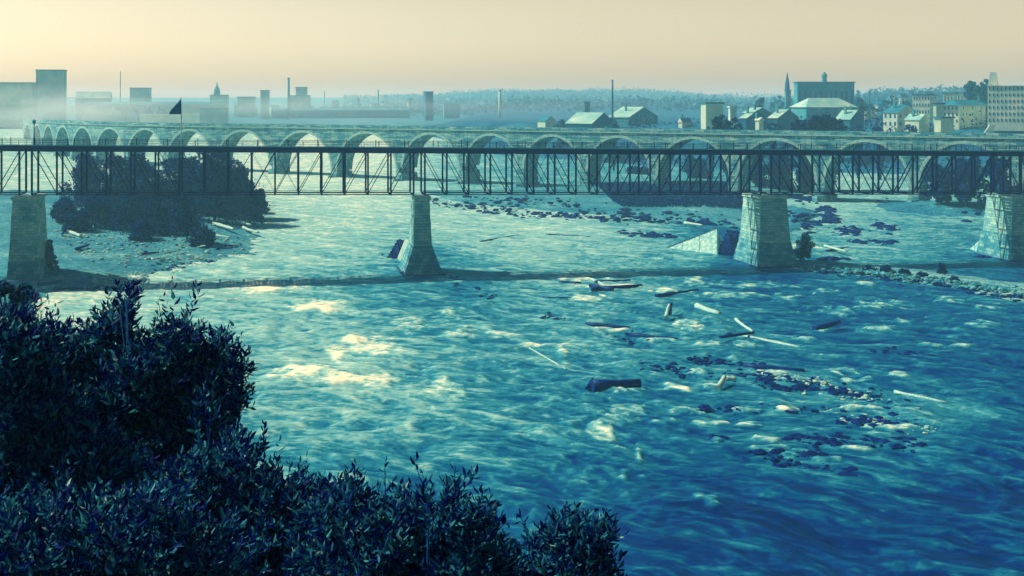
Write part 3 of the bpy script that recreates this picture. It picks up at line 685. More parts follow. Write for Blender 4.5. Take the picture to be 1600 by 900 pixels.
for k in range(22):
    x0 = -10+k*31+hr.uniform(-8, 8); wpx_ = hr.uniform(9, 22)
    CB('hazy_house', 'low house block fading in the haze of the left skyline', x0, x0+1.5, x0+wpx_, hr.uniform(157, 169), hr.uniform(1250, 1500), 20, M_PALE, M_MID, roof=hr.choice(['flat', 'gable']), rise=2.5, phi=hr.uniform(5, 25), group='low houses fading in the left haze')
# suspension bridge far upstream
root = empty('suspension_bridge', PY(640, 168, 1300), 'faint suspension bridge with sagging cables left of the square tower', 'bridge')
MB().beam(PY(500, 168, 1320), PY(700, 167, 1300), 4, 1.2).build('deck', M_MID, root)
for px in (560, 641): 
    m = MB(); b = PY(px, 172, 1300); m.box((b.x, b.y, 15), 1.8, 5, PY(px, 153, 1300).z-15); m.build('tower', M_MID, root)
m = MB()
for (xa, xb, ya, yb, sag) in ((560, 641, 154, 154, 11), (641, 700, 154, 167, 2), (500, 560, 167, 154, 2)):
    pp = [PY(xa+(xb-xa)*k/12, ya+(yb-ya)*k/12+sag*4*(k/12)*(1-k/12), 1300) for k in range(13)]; m.tube(pp, .28, 5)
m.build('cable', M_MID, root)
# --- middle
CB('cottage', 'small pale cottage left of the two barns', 840, 852, 868, 181, 620, 19, M_PALE, M_ROOFD, roof='gable', rise=2.4, phi=40, ridge='L')
CB('barn', 'nearer barn with a pale sloping roof, left of the tall dark chimney', 884, 924, 960, 176, 560, 18.5, M_DARKW, M_ROOFL, roof='gable', rise=4.6, phi=58, ridge='L')
CB('barn', 'larger barn with a lit roof and windowed wall, just right of the tall dark chimney', 950, 982, 1028, 167, 640, 19, M_MID, M_ROOFL, roof='gable', rise=5.0, phi=58, ridge='L', wins=(0, 6, 1))
CB('water_tank_house', 'small dark upright tank house behind the barns', 912, 914, 922, 160, 760, 19, M_DARKW, M_DARKW, phi=15)
CB('small_house', 'low pale house among trees on the middle bank', 1060, 1066, 1080, 184, 620, 19, M_PALE, M_ROOFD, roof='gable', rise=2, phi=40)
# --- right
CB('pump_tower', 'plain square block with a bright left side, left of the round dark tree', 1095, 1103, 1130, 162, 520, 18, M_PALE, M_ROOFD, phi=35)
CB('small_house', 'small pale house top behind the round dark tree', 1138, 1141, 1151, 168, 560, 19, M_PALE, M_PALE, phi=20)
CB('mill_shed', 'dark gabled shed right of the round dark tree', 1156, 1166, 1198, 172, 540, 19, M_DARKW, M_ROOFL, roof='gable', rise=3.2, phi=50, ridge='L')
CB('white_cottage', 'tiny white cottage between the round tree and the spreading tree', 1180, 1186, 1193, 183, 480, 19, M_PALE, M_PALE, roof='gable', rise=1, phi=40, ridge='L')
CB('mill_shed', 'pale roofed gabled shed below the church spire', 1200, 1214, 1248, 171, 560, 19, M_DARKW, M_ROOFL, roof='gable', rise=3.6, phi=52, ridge='L')
CB('mill_shed', 'low shed with a pale roof left of the spreading tree', 1160, 1176, 1204, 168, 640, 19, M_DARKW, M_ROOFL, roof='gable', rise=2.6, phi=50, ridge='L')
r_, q, wl, wr, zt = CB('church', 'church with a tall pointed spire on the right skyline', 1226, 1228, 1236, 142, 900, 26, M_MID, M_MID, phi=12)
c = (q(wl/2, wr/2, zt)) if wl < 20 else q(2, wr/2, zt)
c = q(2, wr/2, zt+.6); t = PY(1231, 112, 900).z
MB().tube([c, Vector((c.x, c.y, zt+5.5)), Vector((c.x, c.y, t))], [1.9, 1.5, .06], 8).build('spire', M_DARKW, r_)
r_, q, wl, wr, zt = CB('brick_works', 'long tall brick block with a small roof cupola right of the church spire', 1240, 1246, 1335, 129, 760, 22, M_MID, M_MID, phi=6, eave=.6, wins=(0, 11, 1))
c = PY(1288, 128, 768)
MB().tube([c, c+Vector((0, 0, 3.4))], 1.5, 8).build('cupola', M_MID, r_); MB().tube([c+Vector((0, 0, 3.4)), c+Vector((0, 0, 4.0)), c+Vector((0, 0, 6))], [1.9, 1.7, .2], 8).build('cupola_roof', M_MID, r_)
CB('machine_shop', 'wide shed with a pale hipped roof in front of the long brick block', 1236, 1260, 1338, 153, 640, 20, M_MID, M_ROOFL, roof='hip', rise=4.4, phi=16, eave=.8)
CB('mill_shed', 'gabled shed with a pale roof right of the spreading tree', 1306, 1328, 1350, 172, 520, 19, M_DARKW, M_ROOFL, roof='gable', rise=3.6, phi=50, ridge='L')
CB('gable_house', 'pale gable fronted house between the dark chimney and the hillside houses', 1380, 1402, 1432, 164, 560, 19.5, M_PALE, M_ROOFD, roof='gable', rise=3.2, phi=42, ridge='L', wins=(3, 3, 2))
CB('small_house', 'low pale house in front of the gable fronted house', 1414, 1436, 1452, 178, 500, 19.5, M_PALE, M_ROOFL, roof='gable', rise=2.2, phi=45, ridge='L')
hs = [(1345, 1352, 1368, 162, 700, 'small hillside house nearest the slim dark chimney'), (1366, 1372, 1386, 155, 820, 'hillside house with a dark hipped roof above the pale gable'),
      (1384, 1392, 1404, 149, 900, 'upper hillside house left of centre on the slope'), (1402, 1408, 1420, 146, 940, 'topmost dark roofed house on the right hillside'), (1404, 1410, 1424, 158, 760, 'hillside house halfway up below the topmost one'),
      (1440, 1446, 1462, 143, 900, 'hilltop house left of the tall grove')]
for a, b, c_, y_, Yd, lb in hs: CB('hillside_house', lb, a, b, c_, y_, Yd, 24, M_PALE, M_ROOFD, roof='hip', rise=3, phi=40, wins=(2, 2, 2), group='houses on the right hillside')
CB('tenement', 'pale three storey block with rows of windows on the right slope', 1426, 1453, 1464, 149, 660, 24, M_PALE, M_DARKW, phi=62, wins=(6, 2, 3))
CB('villa', 'pale flat roofed villa behind the overhanging roof house', 1474, 1500, 1512, 146, 680, 24, M_PALE, M_ROOFD, phi=60, wins=(5, 2, 2))
CB('roofed_mill', 'two toned mill with a wide overhanging roof, near the right edge', 1467, 1498, 1540, 156, 560, 21, M_PALE, M_ROOFD, roof='hip', rise=2.2, phi=52, eave=1.8, wins=(5, 3, 3))
CB('tower_slab', 'narrow upright slab with a bright left side before the overhanging roof mill', 1458, 1463, 1475, 163, 500, 20, M_PALE, M_DARKW, phi=48)
CB('small_shed', 'small sharp cornered shed at the foot of the overhanging roof mill', 1460, 1470, 1490, 185, 450, 19.5, M_PALE, M_ROOFD, phi=45)
r_, q, wl, wr, zt = CB('stone_mill', 'tall white stone mill with many rows of windows at the right edge', 1543, 1600, 1660, 118, 520, 22, M_PALE, M_ROOFD, phi=66, wins=(9, 4, 6), roof='gable', rise=4, ridge='L')
MB().hexa([q(wl-4, -.5, zt), q(wl-4, 3, zt), q(wl-.2, 3, zt), q(wl-.2, -.5, zt)], [q(wl-3.2, .3, zt+5.5), q(wl-3.2, 2, zt+5.5), q(wl-1, 2, zt+5.5), q(wl-1, .3, zt+5.5)]).build('belfry', M_PALE, r_)
# stairs on the embankment
m = MB(); a = PY(1543, 207, 440); b = PY(1551, 194, 470)
for k in range(12): v = a.lerp(b, k/12); m.box((v.x, v.y, v.z-.3), 2.2, .9, .35)
tag(m.build('embankment_stair', M_PALE), 'pale flight of steps climbing the embankment at the right', 'stairs')

# ------------------------------------------------------------------ trees
def gtree(name, label, px, ybase, ytop, Yd, rpx, n, leaf, mat, **k):
    x = U(px)*Yd; zb = hz(x, Yd); zt = CH-(ytop-HZ)*Yd/F; h = max(1.0, zt-zb); rm = rpx*Yd/F
    if h > 3.2*rm and k.get('cat') != 'bush': k['crown_from'] = max(.1, 1-2.3*rm/h)
    return tree(name, label, k.pop('cat', 'tree'), (x, Yd, zb), h, rpx*Yd/F, n, leaf, mat, seed=int(px), **k)
ISL = 'trees and bushes on the gravel bar'
isl = [(138, 236, 345, 34, 'loose willow at the left of the island grove'), (186, 240, 330, 34, 'willow behind the truss, second from the left of the island grove'), (232, 232, 320, 38, 'tall willow in the middle of the island grove'),
       (290, 238, 330, 40, 'broad willow right of the middle of the island grove'), (335, 230, 315, 44, 'tallest dark willow of the island grove'), (372, 252, 330, 36, 'willow overhanging the water at the right end of the island grove'), (395, 285, 325, 22, 'low willow at the very tip of the island')]
for px, yt, Yd, rp_, lb in isl: gtree('willow_tree', lb, px, 0, yt, Yd, rp_*1.15, 9000, .32, M_LEAF2, group=ISL, crown_from=.12)
bsh = [(105, 312, 305, 28, 'low bush at the left foot of the island grove'), (150, 305, 295, 34, 'rounded bush in front of the left willows'), (200, 300, 290, 36, 'dense bush in the middle foreground of the bar'), (250, 308, 282, 34, 'bush in front of the middle willow'),
       (292, 300, 272, 26, 'dark upright bush nearest the water on the bar'), (318, 352, 266, 20, 'low creeping bush right of the dark upright one'), (225, 340, 272, 26, 'ragged low bush in the bar foreground'), (345, 300, 330, 40, 'bush at the foot of the tallest willow'), (395, 305, 345, 24, 'bush at the island tip by the water'), (120, 330, 288, 26, 'small bush left on the open gravel')]
for px, yt, Yd, rp_, lb in bsh: gtree('bush', lb, px, 0, yt, Yd, rp_*1.15, 5200, .24, M_LEAF2, group=ISL, crown_from=.1, cat='bush')
gtree('bush', 'dark shrub against the foot of the left stone pier', 78, 0, 368, 224, 13, 3000, .16, M_LEAF, crown_from=.05, cat='bush')
gtree('bush', 'dark upright shrub at the right foot of the widest pier', 1256, 0, 362, 250, 20, 3400, .18, M_LEAF, crown_from=.05, cat='bush')
gtree('bush', 'small rounded shrub on the rock spit at the right', 1472, 0, 412, 226, 8, 1400, .15, M_LEAF2, crown_from=.05, cat='bush')
SPB = 'low bushes on the rock spit'
for px, yt, py_, rp_, lb in ((1360, 415, 424, 14, 'low bush at the left end of the rock spit'), (1385, 416, 426, 15, 'low bush second along the rock spit'), (1412, 420, 430, 12, 'low bush in the middle of the rock spit'), (1440, 425, 434, 12, 'low bush left of the rounded spit shrub'), (1490, 432, 440, 12, 'low bush right of the rounded spit shrub')):
    q_ = P(px, py_, .5); gtree('bush', lb, px, 0, yt, q_.y, rp_, 900, .16, M_LEAF2, crown_from=.02, cat='bush', group=SPB)
BEH = 'dark trees behind the stone arches'
for px, yt, Yd, rp_, lb in ((1180, 232, 425, 26, 'dark tree behind the widest pier'), (1222, 234, 420, 30, 'dark tree seen through the arch right of the widest pier'), (1262, 240, 425, 26, 'dark tree at the right side of the arch beyond the widest pier'),
                            (1345, 248, 520, 30, 'far tree through the arch on the right'), (1395, 244, 530, 28, 'second far tree through the arch on the right'), (1470, 250, 350, 30, 'tree before the arch pier near the right edge'), (1512, 244, 345, 32, 'broad tree filling the last arch'), (1562, 240, 340, 30, 'tree at the right end under the truss'),
                            (1090, 246, 480, 26, 'tree through the arch left of the widest pier'), (1000, 262, 500, 24, 'low tree through the middle arches')):
    gtree('riverside_tree', lb, px, 0, yt, Yd, rp_, 4200, .42, M_LEAF2, group=BEH, crown_from=.08)
SKY_ = 'trees along the right skyline'
for px, yt, Yd, rp_, n, lb in ((1138, 170, 430, 25, 6500, 'round dark tree above the stone bridge'), (1262, 174, 420, 32, 7500, 'left half of the spreading pair of trees over the stone bridge'), (1298, 172, 422, 32, 7500, 'right half of the spreading pair of trees over the stone bridge'),
                               (1187, 150, 700, 9, 1500, 'small far tree left of the church spire'), (1345, 152, 660, 12, 2000, 'tree between the long brick block and the dark chimney'), (1518, 122, 640, 15, 3500, 'tall tree left in the grove beside the white mill'), (1538, 120, 645, 14, 3500, 'tall tree right in the grove beside the white mill'),
                               (1208, 184, 470, 12, 1200, 'low tree left of the spreading pair'), (1112, 190, 450, 9, 900, 'low tree left of the round dark one'), (958, 184, 520, 10, 1400, 'tree at the corner of the nearer barn'), (876, 184, 600, 12, 1400, 'tree left of the nearer barn'), (1340, 190, 480, 14, 1200, 'low tree right of the spreading pair'), (1425, 190, 470, 16, 1200, 'low tree below the pale small house'), (1375, 192, 470, 14, 1200, 'low tree before the pale gable fronted house')):
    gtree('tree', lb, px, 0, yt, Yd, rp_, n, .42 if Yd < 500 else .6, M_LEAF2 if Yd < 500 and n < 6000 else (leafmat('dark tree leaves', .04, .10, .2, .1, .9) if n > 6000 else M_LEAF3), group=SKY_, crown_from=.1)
gtree('tree', 'leafy tree at the left edge below the stone pier', 22, 0, 412, 62, 36, 8000, .13, M_LEAF, crown_from=.3)
# far woods: nobody could count these trees
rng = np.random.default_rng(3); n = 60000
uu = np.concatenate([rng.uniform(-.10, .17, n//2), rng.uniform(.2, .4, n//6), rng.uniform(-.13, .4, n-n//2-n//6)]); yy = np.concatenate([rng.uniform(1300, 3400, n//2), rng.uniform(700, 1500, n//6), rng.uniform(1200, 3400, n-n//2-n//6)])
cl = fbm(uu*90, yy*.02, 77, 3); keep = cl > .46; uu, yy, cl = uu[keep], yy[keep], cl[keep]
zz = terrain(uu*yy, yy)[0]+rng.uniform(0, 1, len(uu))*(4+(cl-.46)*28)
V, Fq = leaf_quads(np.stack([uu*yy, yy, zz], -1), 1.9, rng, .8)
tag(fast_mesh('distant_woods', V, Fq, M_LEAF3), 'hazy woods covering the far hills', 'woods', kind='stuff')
# bank undergrowth near the arches, on bar B and along the far bank
n = 30000; X1 = rng.uniform(-30, 420, n); Y1 = rng.uniform(330, 640, n); sd = poly_sd(BANK_R, X1, Y1); cl = fbm(X1*.05, Y1*.05, 88, 4)
k = (sd > 3) & (cl > .47); X1, Y1, cl = X1[k], Y1[k], cl[k]; z1 = terrain(X1, Y1)[0]+rng.uniform(0, 1, len(X1))*(1+(cl-.47)*22)
V, Fq = leaf_quads(np.stack([X1, Y1, z1], -1), .6, rng, .8)
tag(fast_mesh('bank_scrub', V, Fq, M_LEAF2), 'dark scrub on the far bank behind the arches', 'scrub', kind='stuff')
n = 26000; px = rng.uniform(925, 1168, n); py = rng.uniform(301, 329, n)+np.where(px < 960, 0, 0); Yy = 29.6*F/(py-HZ); Xx = (px-800)/F*Yy
edge = (py < 303+26*sstep(920, 980, px)+6*(fbm(px*.05, py*.0, 4)-.5)); Xx, Yy = Xx[edge], Yy[edge]
z1 = terrain(Xx, Yy)[0]+rng.uniform(0, 1.1, len(Xx)); V, Fq = leaf_quads(np.stack([Xx, Yy, z1], -1), .32, rng, .5)
tag(fast_mesh('grass_bank', V, Fq, M_LEAF2), 'low dark grassy growth on the shoal behind the truss', 'grass', kind='stuff')

# ------------------------------------------------------------------ logs, drift and rocks
def log(label, a, b, r, mat, z=None, z2=None, cat='log', sub=.0, name='drift_log'):
    A0, B0 = P(*a), P(*b)
    za = z if z is not None else max(waterz(A0.y), 0)+r*.3; zb = z2 if z2 is not None else za
    A0 = P(a[0], a[1], za); B0 = P(b[0], b[1], zb); m = MB(); L = (B0-A0).length
    n = max(4, int(L/1.2)); pts_ = []
    sdv = Vector((random.uniform(-1, 1), random.uniform(-1, 1), 0))*L*.02
    for k in range(n+1): pts_.append(A0.lerp(B0, k/n)+sdv*math.sin(k/n*3.1))
    rr = [r*(1.15-.4*k/n)*random.uniform(.86, 1.12) for k in range(n+1)]
    m.tube(pts_, rr, 10, True, .05)
    o = m.build(name, mat, None, True); tag(o, label, cat, 'logs stranded in the river'); return o
D_, L_ = M_LOGD, M_LOGL
log('thick black log lying crosswise, largest log in the river', (925, 604), (1000, 599), .62, D_, .45)
log('short stub propped against the left end of the thick black log', (917, 607), (926, 592), .2, D_, .2, .9)
log('dark log with a pale upper side right of the thick black log', (1162, 572), (1257, 580), .34, D_)
log('long pale log lying slantwise across the dark rapids', (1152, 524), (1250, 543), .26, L_)
log('dark thin log crossing the left end of the long pale one', (1125, 527), (1178, 520), .2, D_, .6, .6)
log('thin pale log reaching back from the crossed logs', (1150, 499), (1177, 518), .2, L_)
log('short pale log with a dark cut end', (1089, 478), (1125, 490), .36, L_)
log('dark log just left of the short pale log, slightly raised at right', (1025, 463), (1090, 453), .3, D_)
log('dark straight log left of centre among the rapids', (918, 507), (983, 512), .26, D_)
log('dark log right of and below the straight dark log', (985, 523), (1058, 530), .3, D_)
log('dark log pointing up out of the right hand rapids', (1272, 514), (1312, 503), .38, D_, .2, .8)
log('pale log end standing up in the middle rapids', (1041, 496), (1046, 476), .28, L_, .3, 1.6)
log('dark log end leaning beside the pale upright one', (1046, 490), (1049, 474), .28, D_, .3, 1.5)
log('short pale log pointing towards the viewer right of centre', (1121, 607), (1132, 589), .32, L_, .3, .7)
log('small pale snag beside the short pale log', (1133, 592), (1150, 592), .3, L_)
log('long thin pale log slanting down at the right', (1398, 612), (1480, 629), .16, L_)
log('dark left piece of the log jam below the slender pier', (873, 441), (908, 442), .26, D_)
log('dark right piece of the log jam', (930, 441), (985, 438), .28, D_)
log('lowest log of the log jam, pointing right', (924, 451), (1003, 446), .34, D_, .35)
log('pale stub in the middle of the log jam', (925, 437), (945, 445), .26, L_)
log('second dark log lying against the lowest log of the jam', (922, 446), (958, 452), .34, D_, .5)
log('thin sunken dark log below the log jam', (848, 465), (892, 466), .18, D_)
log('dark pole half sunk right of the slender pier', (750, 378), (812, 367), .2, D_)
log('thin dark pole on the calm water right of centre', (853, 366), (922, 370), .14, D_)
log('pale log near the shoal behind the icebreaker', (1070, 348), (1098, 352), .3, L_, waterz(330)+.8)
log('white plank like log right of the widest pier', (1289, 384), (1323, 393), .24, L_, .9)
log('dark log under the white one right of the widest pier', (1292, 393), (1325, 387), .34, D_)
log('pale log on the gravel bar by the water', (334, 349), (366, 358), .38, L_, 2.0)
log('pale log nearest the island tip', (370, 346), (392, 351), .3, L_, 1.8)
log('pale thin log low on the bar edge right', (380, 355), (404, 363), .3, L_, 1.5)
log('pale log end on the left gravel', (107, 362), (126, 369), .36, L_, 2.1)
log('dark log on the open gravel in front of the bushes', (119, 389), (139, 382), .3, D_, 2.0)
log('long thin bleached log crossing the right side of the bar', (305, 363), (360, 371), .22, L_, 1.9)
log('dark low log lying on the middle gravel', (222, 397), (248, 394), .22, D_, 1.9)
log('dark beam in the shade near the left pier', (60, 445), (95, 439), .3, D_, 1.2)
log('pale board lying between the bar bushes', (172, 327), (196, 328), .55, L_, 3.2)
log('second pale board right among the bar bushes', (236, 333), (252, 335), .4, L_, 2.8)
log('nearly sunken pale log trailing foam left of the thick black log', (826, 543), (884, 577), .09, L_, -.08, .10)

rr_ = random.Random(4)
def rock_mesh(m, c, r, fl=.45):
    n1_, n2_ = 7, 5; b = len(m.v); rot = rr_.uniform(0, 6.28); sx = rr_.uniform(.9, 1.7)
    for j in range(n2_+1):
        ph = math.pi*j/n2_
        for i in range(n1_):
            th = 2*math.pi*i/n1_; k = r*rr_.uniform(.75, 1.15); x = math.cos(th)*math.sin(ph)*k*sx; y = math.sin(th)*math.sin(ph)*k; z = math.cos(ph)*k*fl
            m.v.append((c[0]+x*math.cos(rot)-y*math.sin(rot), c[1]+x*math.sin(rot)+y*math.cos(rot), c[2]+z))
    for j in range(n2_):
        for i in range(n1_): m.f.append((b+j*n1_+i, b+(j+1)*n1_+i, b+(j+1)*n1_+(i+1) % n1_, b+j*n1_+(i+1) % n1_))
# ledges too broken to count: one object per strewn area
def rubble(name, label, strips, n, rmin, rmax, mat, jit=6):
    m = MB()
    for _ in range(n):
        x0, y0, x1, y1, sp_ = rr_.choice(strips); f = rr_.random(); px_ = x0+(x1-x0)*f+rr_.uniform(-8, 8); py_ = y0+(y1-y0)*f+rr_.gauss(0, 1)*sp_
        p = P(px_, py_); p = P(px_, py_, max(waterz(p.y), hz(p.x, p.y)) if waterz(p.y) > 0 or True else 0)
        rock_mesh(m, p, rmin*(rmax/rmin)**(rr_.random()**1.8))
    tag(m.build(name, mat), label, 'rocks', kind='stuff')
rubble('rock_ledge', 'dark broken rock ledge awash at the lower right', [(1150, 585, 1290, 600, 4), (1230, 600, 1380, 620, 5), (1340, 620, 1440, 650, 6), (1310, 660, 1460, 660, 5), (1300, 685, 1430, 692, 4), (1110, 685, 1130, 686, 1), (1230, 685, 1300, 690, 4), (1180, 570, 1210, 600, 6), (1000, 570, 1150, 590, 6), (1190, 604, 1330, 612, 2), (1100, 640, 1330, 640, 3), (1160, 700, 1300, 712, 4), (1200, 720, 1330, 740, 4), (1390, 690, 1440, 700, 4), (1080, 560, 1180, 575, 3), (1330, 545, 1500, 560, 2)], 1300, .08, .6, M_ROCK)
rubble('pale_rubble', 'pale loose stones on the awash ledge at the lower right', [(1180, 578, 1300, 600, 5), (1260, 600, 1440, 645, 6), (1310, 655, 1460, 668, 6)], 240, .10, .36, M_ROCKL)
rubble('spit_rubble', 'stones strewn along the spit at the right', [(1240, 415, 1420, 432, 4), (1330, 425, 1600, 455, 4)], 700, .12, .7, surf('grey dry spit rock', .58, .22, 1.2, bump=.2))
rubble('spit_rubble', 'dark stones along the water edge of the spit', [(1280, 424, 1420, 440, 2), (1400, 438, 1600, 466, 3)], 260, .15, .7, M_ROCK)
rubble('shoal_rubble', 'broken rocks on the shoals behind the widest pier', [(1240, 308, 1275, 312, 3), (1375, 316, 1600, 330, 5), (1290, 340, 1310, 345, 4), (1285, 325, 1300, 330, 3), (1300, 358, 1345, 362, 3), (1365, 352, 1400, 358, 4), (1230, 332, 1280, 350, 8), (1330, 377, 1400, 380, 1.5)], 420, .3, 1.3, M_ROCK)
rubble('shoal_rubble', 'dark rocks along the edge of the shoal behind the truss', [(670, 313, 800, 330, 3), (800, 333, 960, 341, 3), (960, 342, 1150, 350, 3), (700, 306, 900, 318, 5), (900, 330, 1150, 342, 5), (960, 363, 1050, 370, 2)], 420, .3, 1.2, M_ROCK)
rubble('bar_rubble', 'pale stones and drift scattered over the gravel bar', [(90, 365, 390, 385, 14), (100, 395, 320, 400, 9), (150, 440, 230, 432, 6)], 700, .12, .5, M_ROCKL)
rubble('bar_rubble', 'dark stones on the gravel bar and its waterline', [(90, 365, 390, 385, 14), (245, 424, 400, 395, 1.2), (200, 446, 245, 426, 1.2), (85, 450, 210, 451, 1.5)], 420, .12, .45, M_ROCK)
rubble('mid_rubble', 'dark stones in the current below the slender pier', [(695, 430, 725, 442, 3), (725, 445, 770, 462, 4), (740, 455, 800, 478, 3), (850, 492, 880, 506, 3), (870, 495, 900, 500, 2), (930, 520, 990, 535, 3), (1070, 560, 1110, 575, 3), (860, 436, 1010, 456, 4), (900, 505, 1060, 532, 4), (1120, 520, 1200, 530, 3)], 150, .12, .5, M_ROCK)
BIG = [(640, 428, 1.6, 'dark rock under the flared base of the slender pier'), (672, 430, 1.3, 'dark rock at the right foot of the slender pier'), (715, 434, .8, 'dark flat rock just right of the slender pier'), (718, 441, .8, 'lower flat rock right of the slender pier'),
       (1345, 659, .9, 'black boulder on the left end of the lower ledge'), (1122, 684, .7, 'black rock splashed by foam below centre right'), (1270, 686, .8, 'dark rock in the foam at the lower right'), (1310, 407, 2.6, 'long dark flat rock right of the widest pier'), (1505, 346, 1.5, 'flat dark rock in the right rapids'),
       (1385, 356, 2.0, 'jagged rock cluster centre of the right rapids'), (1330, 362, 1.8, 'low jagged rock left in the right rapids'), (1270, 312, 2.6, 'dark boulder under the truss right of the widest pier'), (1298, 309, 1.4, 'rounded boulder by the arch footing'), (1450, 321, 1.6, 'rock at the foot of the pale arch pier'),
       (1540, 403, 1.6, 'black rock at the foot of the right edge pier'), (885, 577, .4, 'small black rock at the end of the sunken log'), (1395, 545, .8, 'dark wave washed rock on the right'), (980, 547, .4, 'tiny rock left of the centre logs'), (930, 340, 2.0, 'dark low rock at the edge of the far shoal'), (1008, 339, 1.6, 'upright rock on the far shoal')]
for px_, py_, r, lb in BIG:
    m = MB(); p = P(px_, py_); z = max(waterz(p.y), hz(p.x, p.y)); p = P(px_, py_, z)
    for k in range(3): rock_mesh(m, p+Vector((rr_.uniform(-1, 1)*r*.7, rr_.uniform(-.5, .5)*r, -.05)), r*rr_.uniform(.4, .75), .5)
    tag(m.build('river_rock', M_ROCK), lb, 'rock', 'dark rocks in the river')

# ------------------------------------------------------------------ the near shrubs on the bluff
def shrub(label, blobs_px, Yd, n_twigs, leaf_len, seed, root_px=None, name='shrub', depth=.8):
    rng = np.random.default_rng(seed)
    blobs = []
    for px_, py_, rx, ry in blobs_px:
        y = Yd+rng.uniform(-depth, depth)*.5; c = PY(px_, py_, y); k = y/F; blobs.append((c.x, c.y, c.z, rx*k, max(rx, ry)*k*.9+depth*.3, ry*k))
    base_n = len(blobs)
    ctr = np.mean([b[:3] for b in blobs], 0); low = min(b[2]-b[5] for b in blobs)
    rx_, ry_ = ctr[0], ctr[1]+.3; rz_ = min(hz(rx_, ry_), low-.3)
    root = empty(name, (rx_, ry_, rz_), label, 'shrub', 'leafy shrubs on the near bluff')
    st, dirs = blob_points(blobs, n_twigs, rng, .35)
    base = np.array([rx_, ry_, rz_]); out = st-base; out /= np.linalg.norm(out, axis=1)[:, None]
    dv = out*.8+dirs*.55+rng.normal(size=st.shape)*.35+np.array([0, 0, .35]); dv /= np.linalg.norm(dv, axis=1)[:, None]
    ln = rng.uniform(1.6, 3.4, n_twigs)*leaf_len; long_ = rng.uniform(size=n_twigs) > .955; ln = np.where(long_, ln*1.9, ln); dv[long_] += np.array([0, 0, .9]); dv /= np.linalg.norm(dv, axis=1)[:, None]
    nl = 11; t = np.linspace(.08, 1.0, nl)
    pos = st[:, None, :]+dv[:, None, :]*(ln[:, None]*t[None, :])[:, :, None]; pos[:, :, 2] -= (t**2)[None, :]*ln[:, None]*.12
    up = np.array([0, 0, 1.0]); sd = np.cross(dv, up+rng.normal(size=dv.shape)*.5); sd /= np.linalg.norm(sd, axis=1)[:, None]; nn = np.cross(sd, dv)
    ang = (np.arange(nl)*2.4)[None, :]+rng.uniform(0, 6.28, n_twigs)[:, None]
    rad = sd[:, None, :]*np.cos(ang)[:, :, None]+nn[:, None, :]*np.sin(ang)[:, :, None]*.7
    ld = rad*rng.uniform(.55, .95, (n_twigs, nl, 1))+dv[:, None, :]*rng.uniform(.45, .9, (n_twigs, nl, 1))+rng.normal(size=rad.shape)*.15; ld /= np.linalg.norm(ld, axis=2)[:, :, None]
    sz = leaf_len*rng.uniform(.5, 1.45, (n_twigs, nl, 1))*(1-.35*t[None, :, None])
    b = pos.reshape(-1, 3); l = (ld*sz).reshape(-1, 3); ll = np.linalg.norm(l, axis=1)[:, None]
    wv = np.cross(l/ll, rng.normal(size=l.shape)*.6+np.array([0, 0, .9])); wv /= np.linalg.norm(wv, axis=1)[:, None]; nv = np.cross(l/ll, wv)
    wd = ll*.17; fold = ll*.05
    V = np.stack([b, b+l*.32-wv*wd+nv*fold, b+l*.70-wv*wd*.75+nv*fold-nv*ll*.03, b+l-nv*ll*.10, b+l*.70+wv*wd*.75+nv*fold-nv*ll*.03, b+l*.32+wv*wd+nv*fold], 1)
    N = len(b); i0 = np.arange(N)*6
    Fq = np.stack([np.stack([i0, i0+1, i0+2, i0+3], 1), np.stack([i0, i0+3, i0+4, i0+5], 1)], 1).reshape(-1, 4)
    fast_mesh('foliage', V, Fq, M_LEAF, root)
    m = MB()
    for bb in blobs:
        for k in range(3):
            e_ = Vector(bb[:3])+Vector((rng.uniform(-.6, .6)*bb[3], rng.uniform(-.6, .6)*bb[4], rng.uniform(.1, .7)*bb[5])); b0_ = Vector(base); mid = b0_.lerp(e_, .55)+Vector((rng.uniform(-.2, .2), rng.uniform(-.2, .2), .1))
            m.tube([b0_, mid, e_], [.045, .03, .012], 5)
    idx = rng.choice(n_twigs, min(n_twigs, 900), replace=False)
    for i in idx: m.tube([Vector(st[i]), Vector(pos[i, 5]), Vector(pos[i, -1])], [.009, .006, .003], 3, False)
    m.build('stems', M_BARK, root, True)
    return root
shrub('tall leafy shrub rising highest at the left, over the water', [(95, 572, 40, 30), (180, 530, 26, 26), (196, 478, 5, 9), (188, 500, 12, 12), (278, 545, 22, 24), (291, 500, 5, 12), (335, 590, 32, 34), (378, 580, 6, 5), (235, 610, 70, 52), (330, 655, 30, 36), (150, 640, 70, 60), (60, 560, 30, 26), (280, 700, 60, 46), (345, 552, 8, 6), (368, 632, 10, 14)], 17, 2500, .145, 1)
shrub('leafy shrub low at the left edge of the view', [(10, 580, 46, 44), (50, 670, 60, 50), (20, 760, 60, 70), (130, 760, 70, 60), (20, 525, 26, 22)], 15.5, 1500, .135, 2)
shrub('shrub filling the bottom left corner', [(60, 870, 100, 70), (200, 860, 90, 70), (320, 890, 80, 50), (180, 960, 180, 60)], 12.5, 1300, .12, 3)
shrub('dense shrub right below the tall one', [(340, 770, 60, 50), (425, 805, 54, 40), (400, 880, 90, 50), (495, 815, 40, 32), (385, 722, 22, 10), (438, 752, 6, 12), (300, 810, 50, 44)], 14, 1500, .12, 4)
shrub('shrub with upright willowy shoots at the bottom centre left', [(535, 810, 38, 26), (540, 760, 5, 14), (615, 850, 60, 40), (640, 800, 20, 12), (690, 820, 36, 28), (714, 768, 5, 12), (560, 890, 100, 46), (748, 852, 24, 36), (730, 900, 60, 44), (640, 970, 140, 50)], 12.5, 1800, .11, 5)
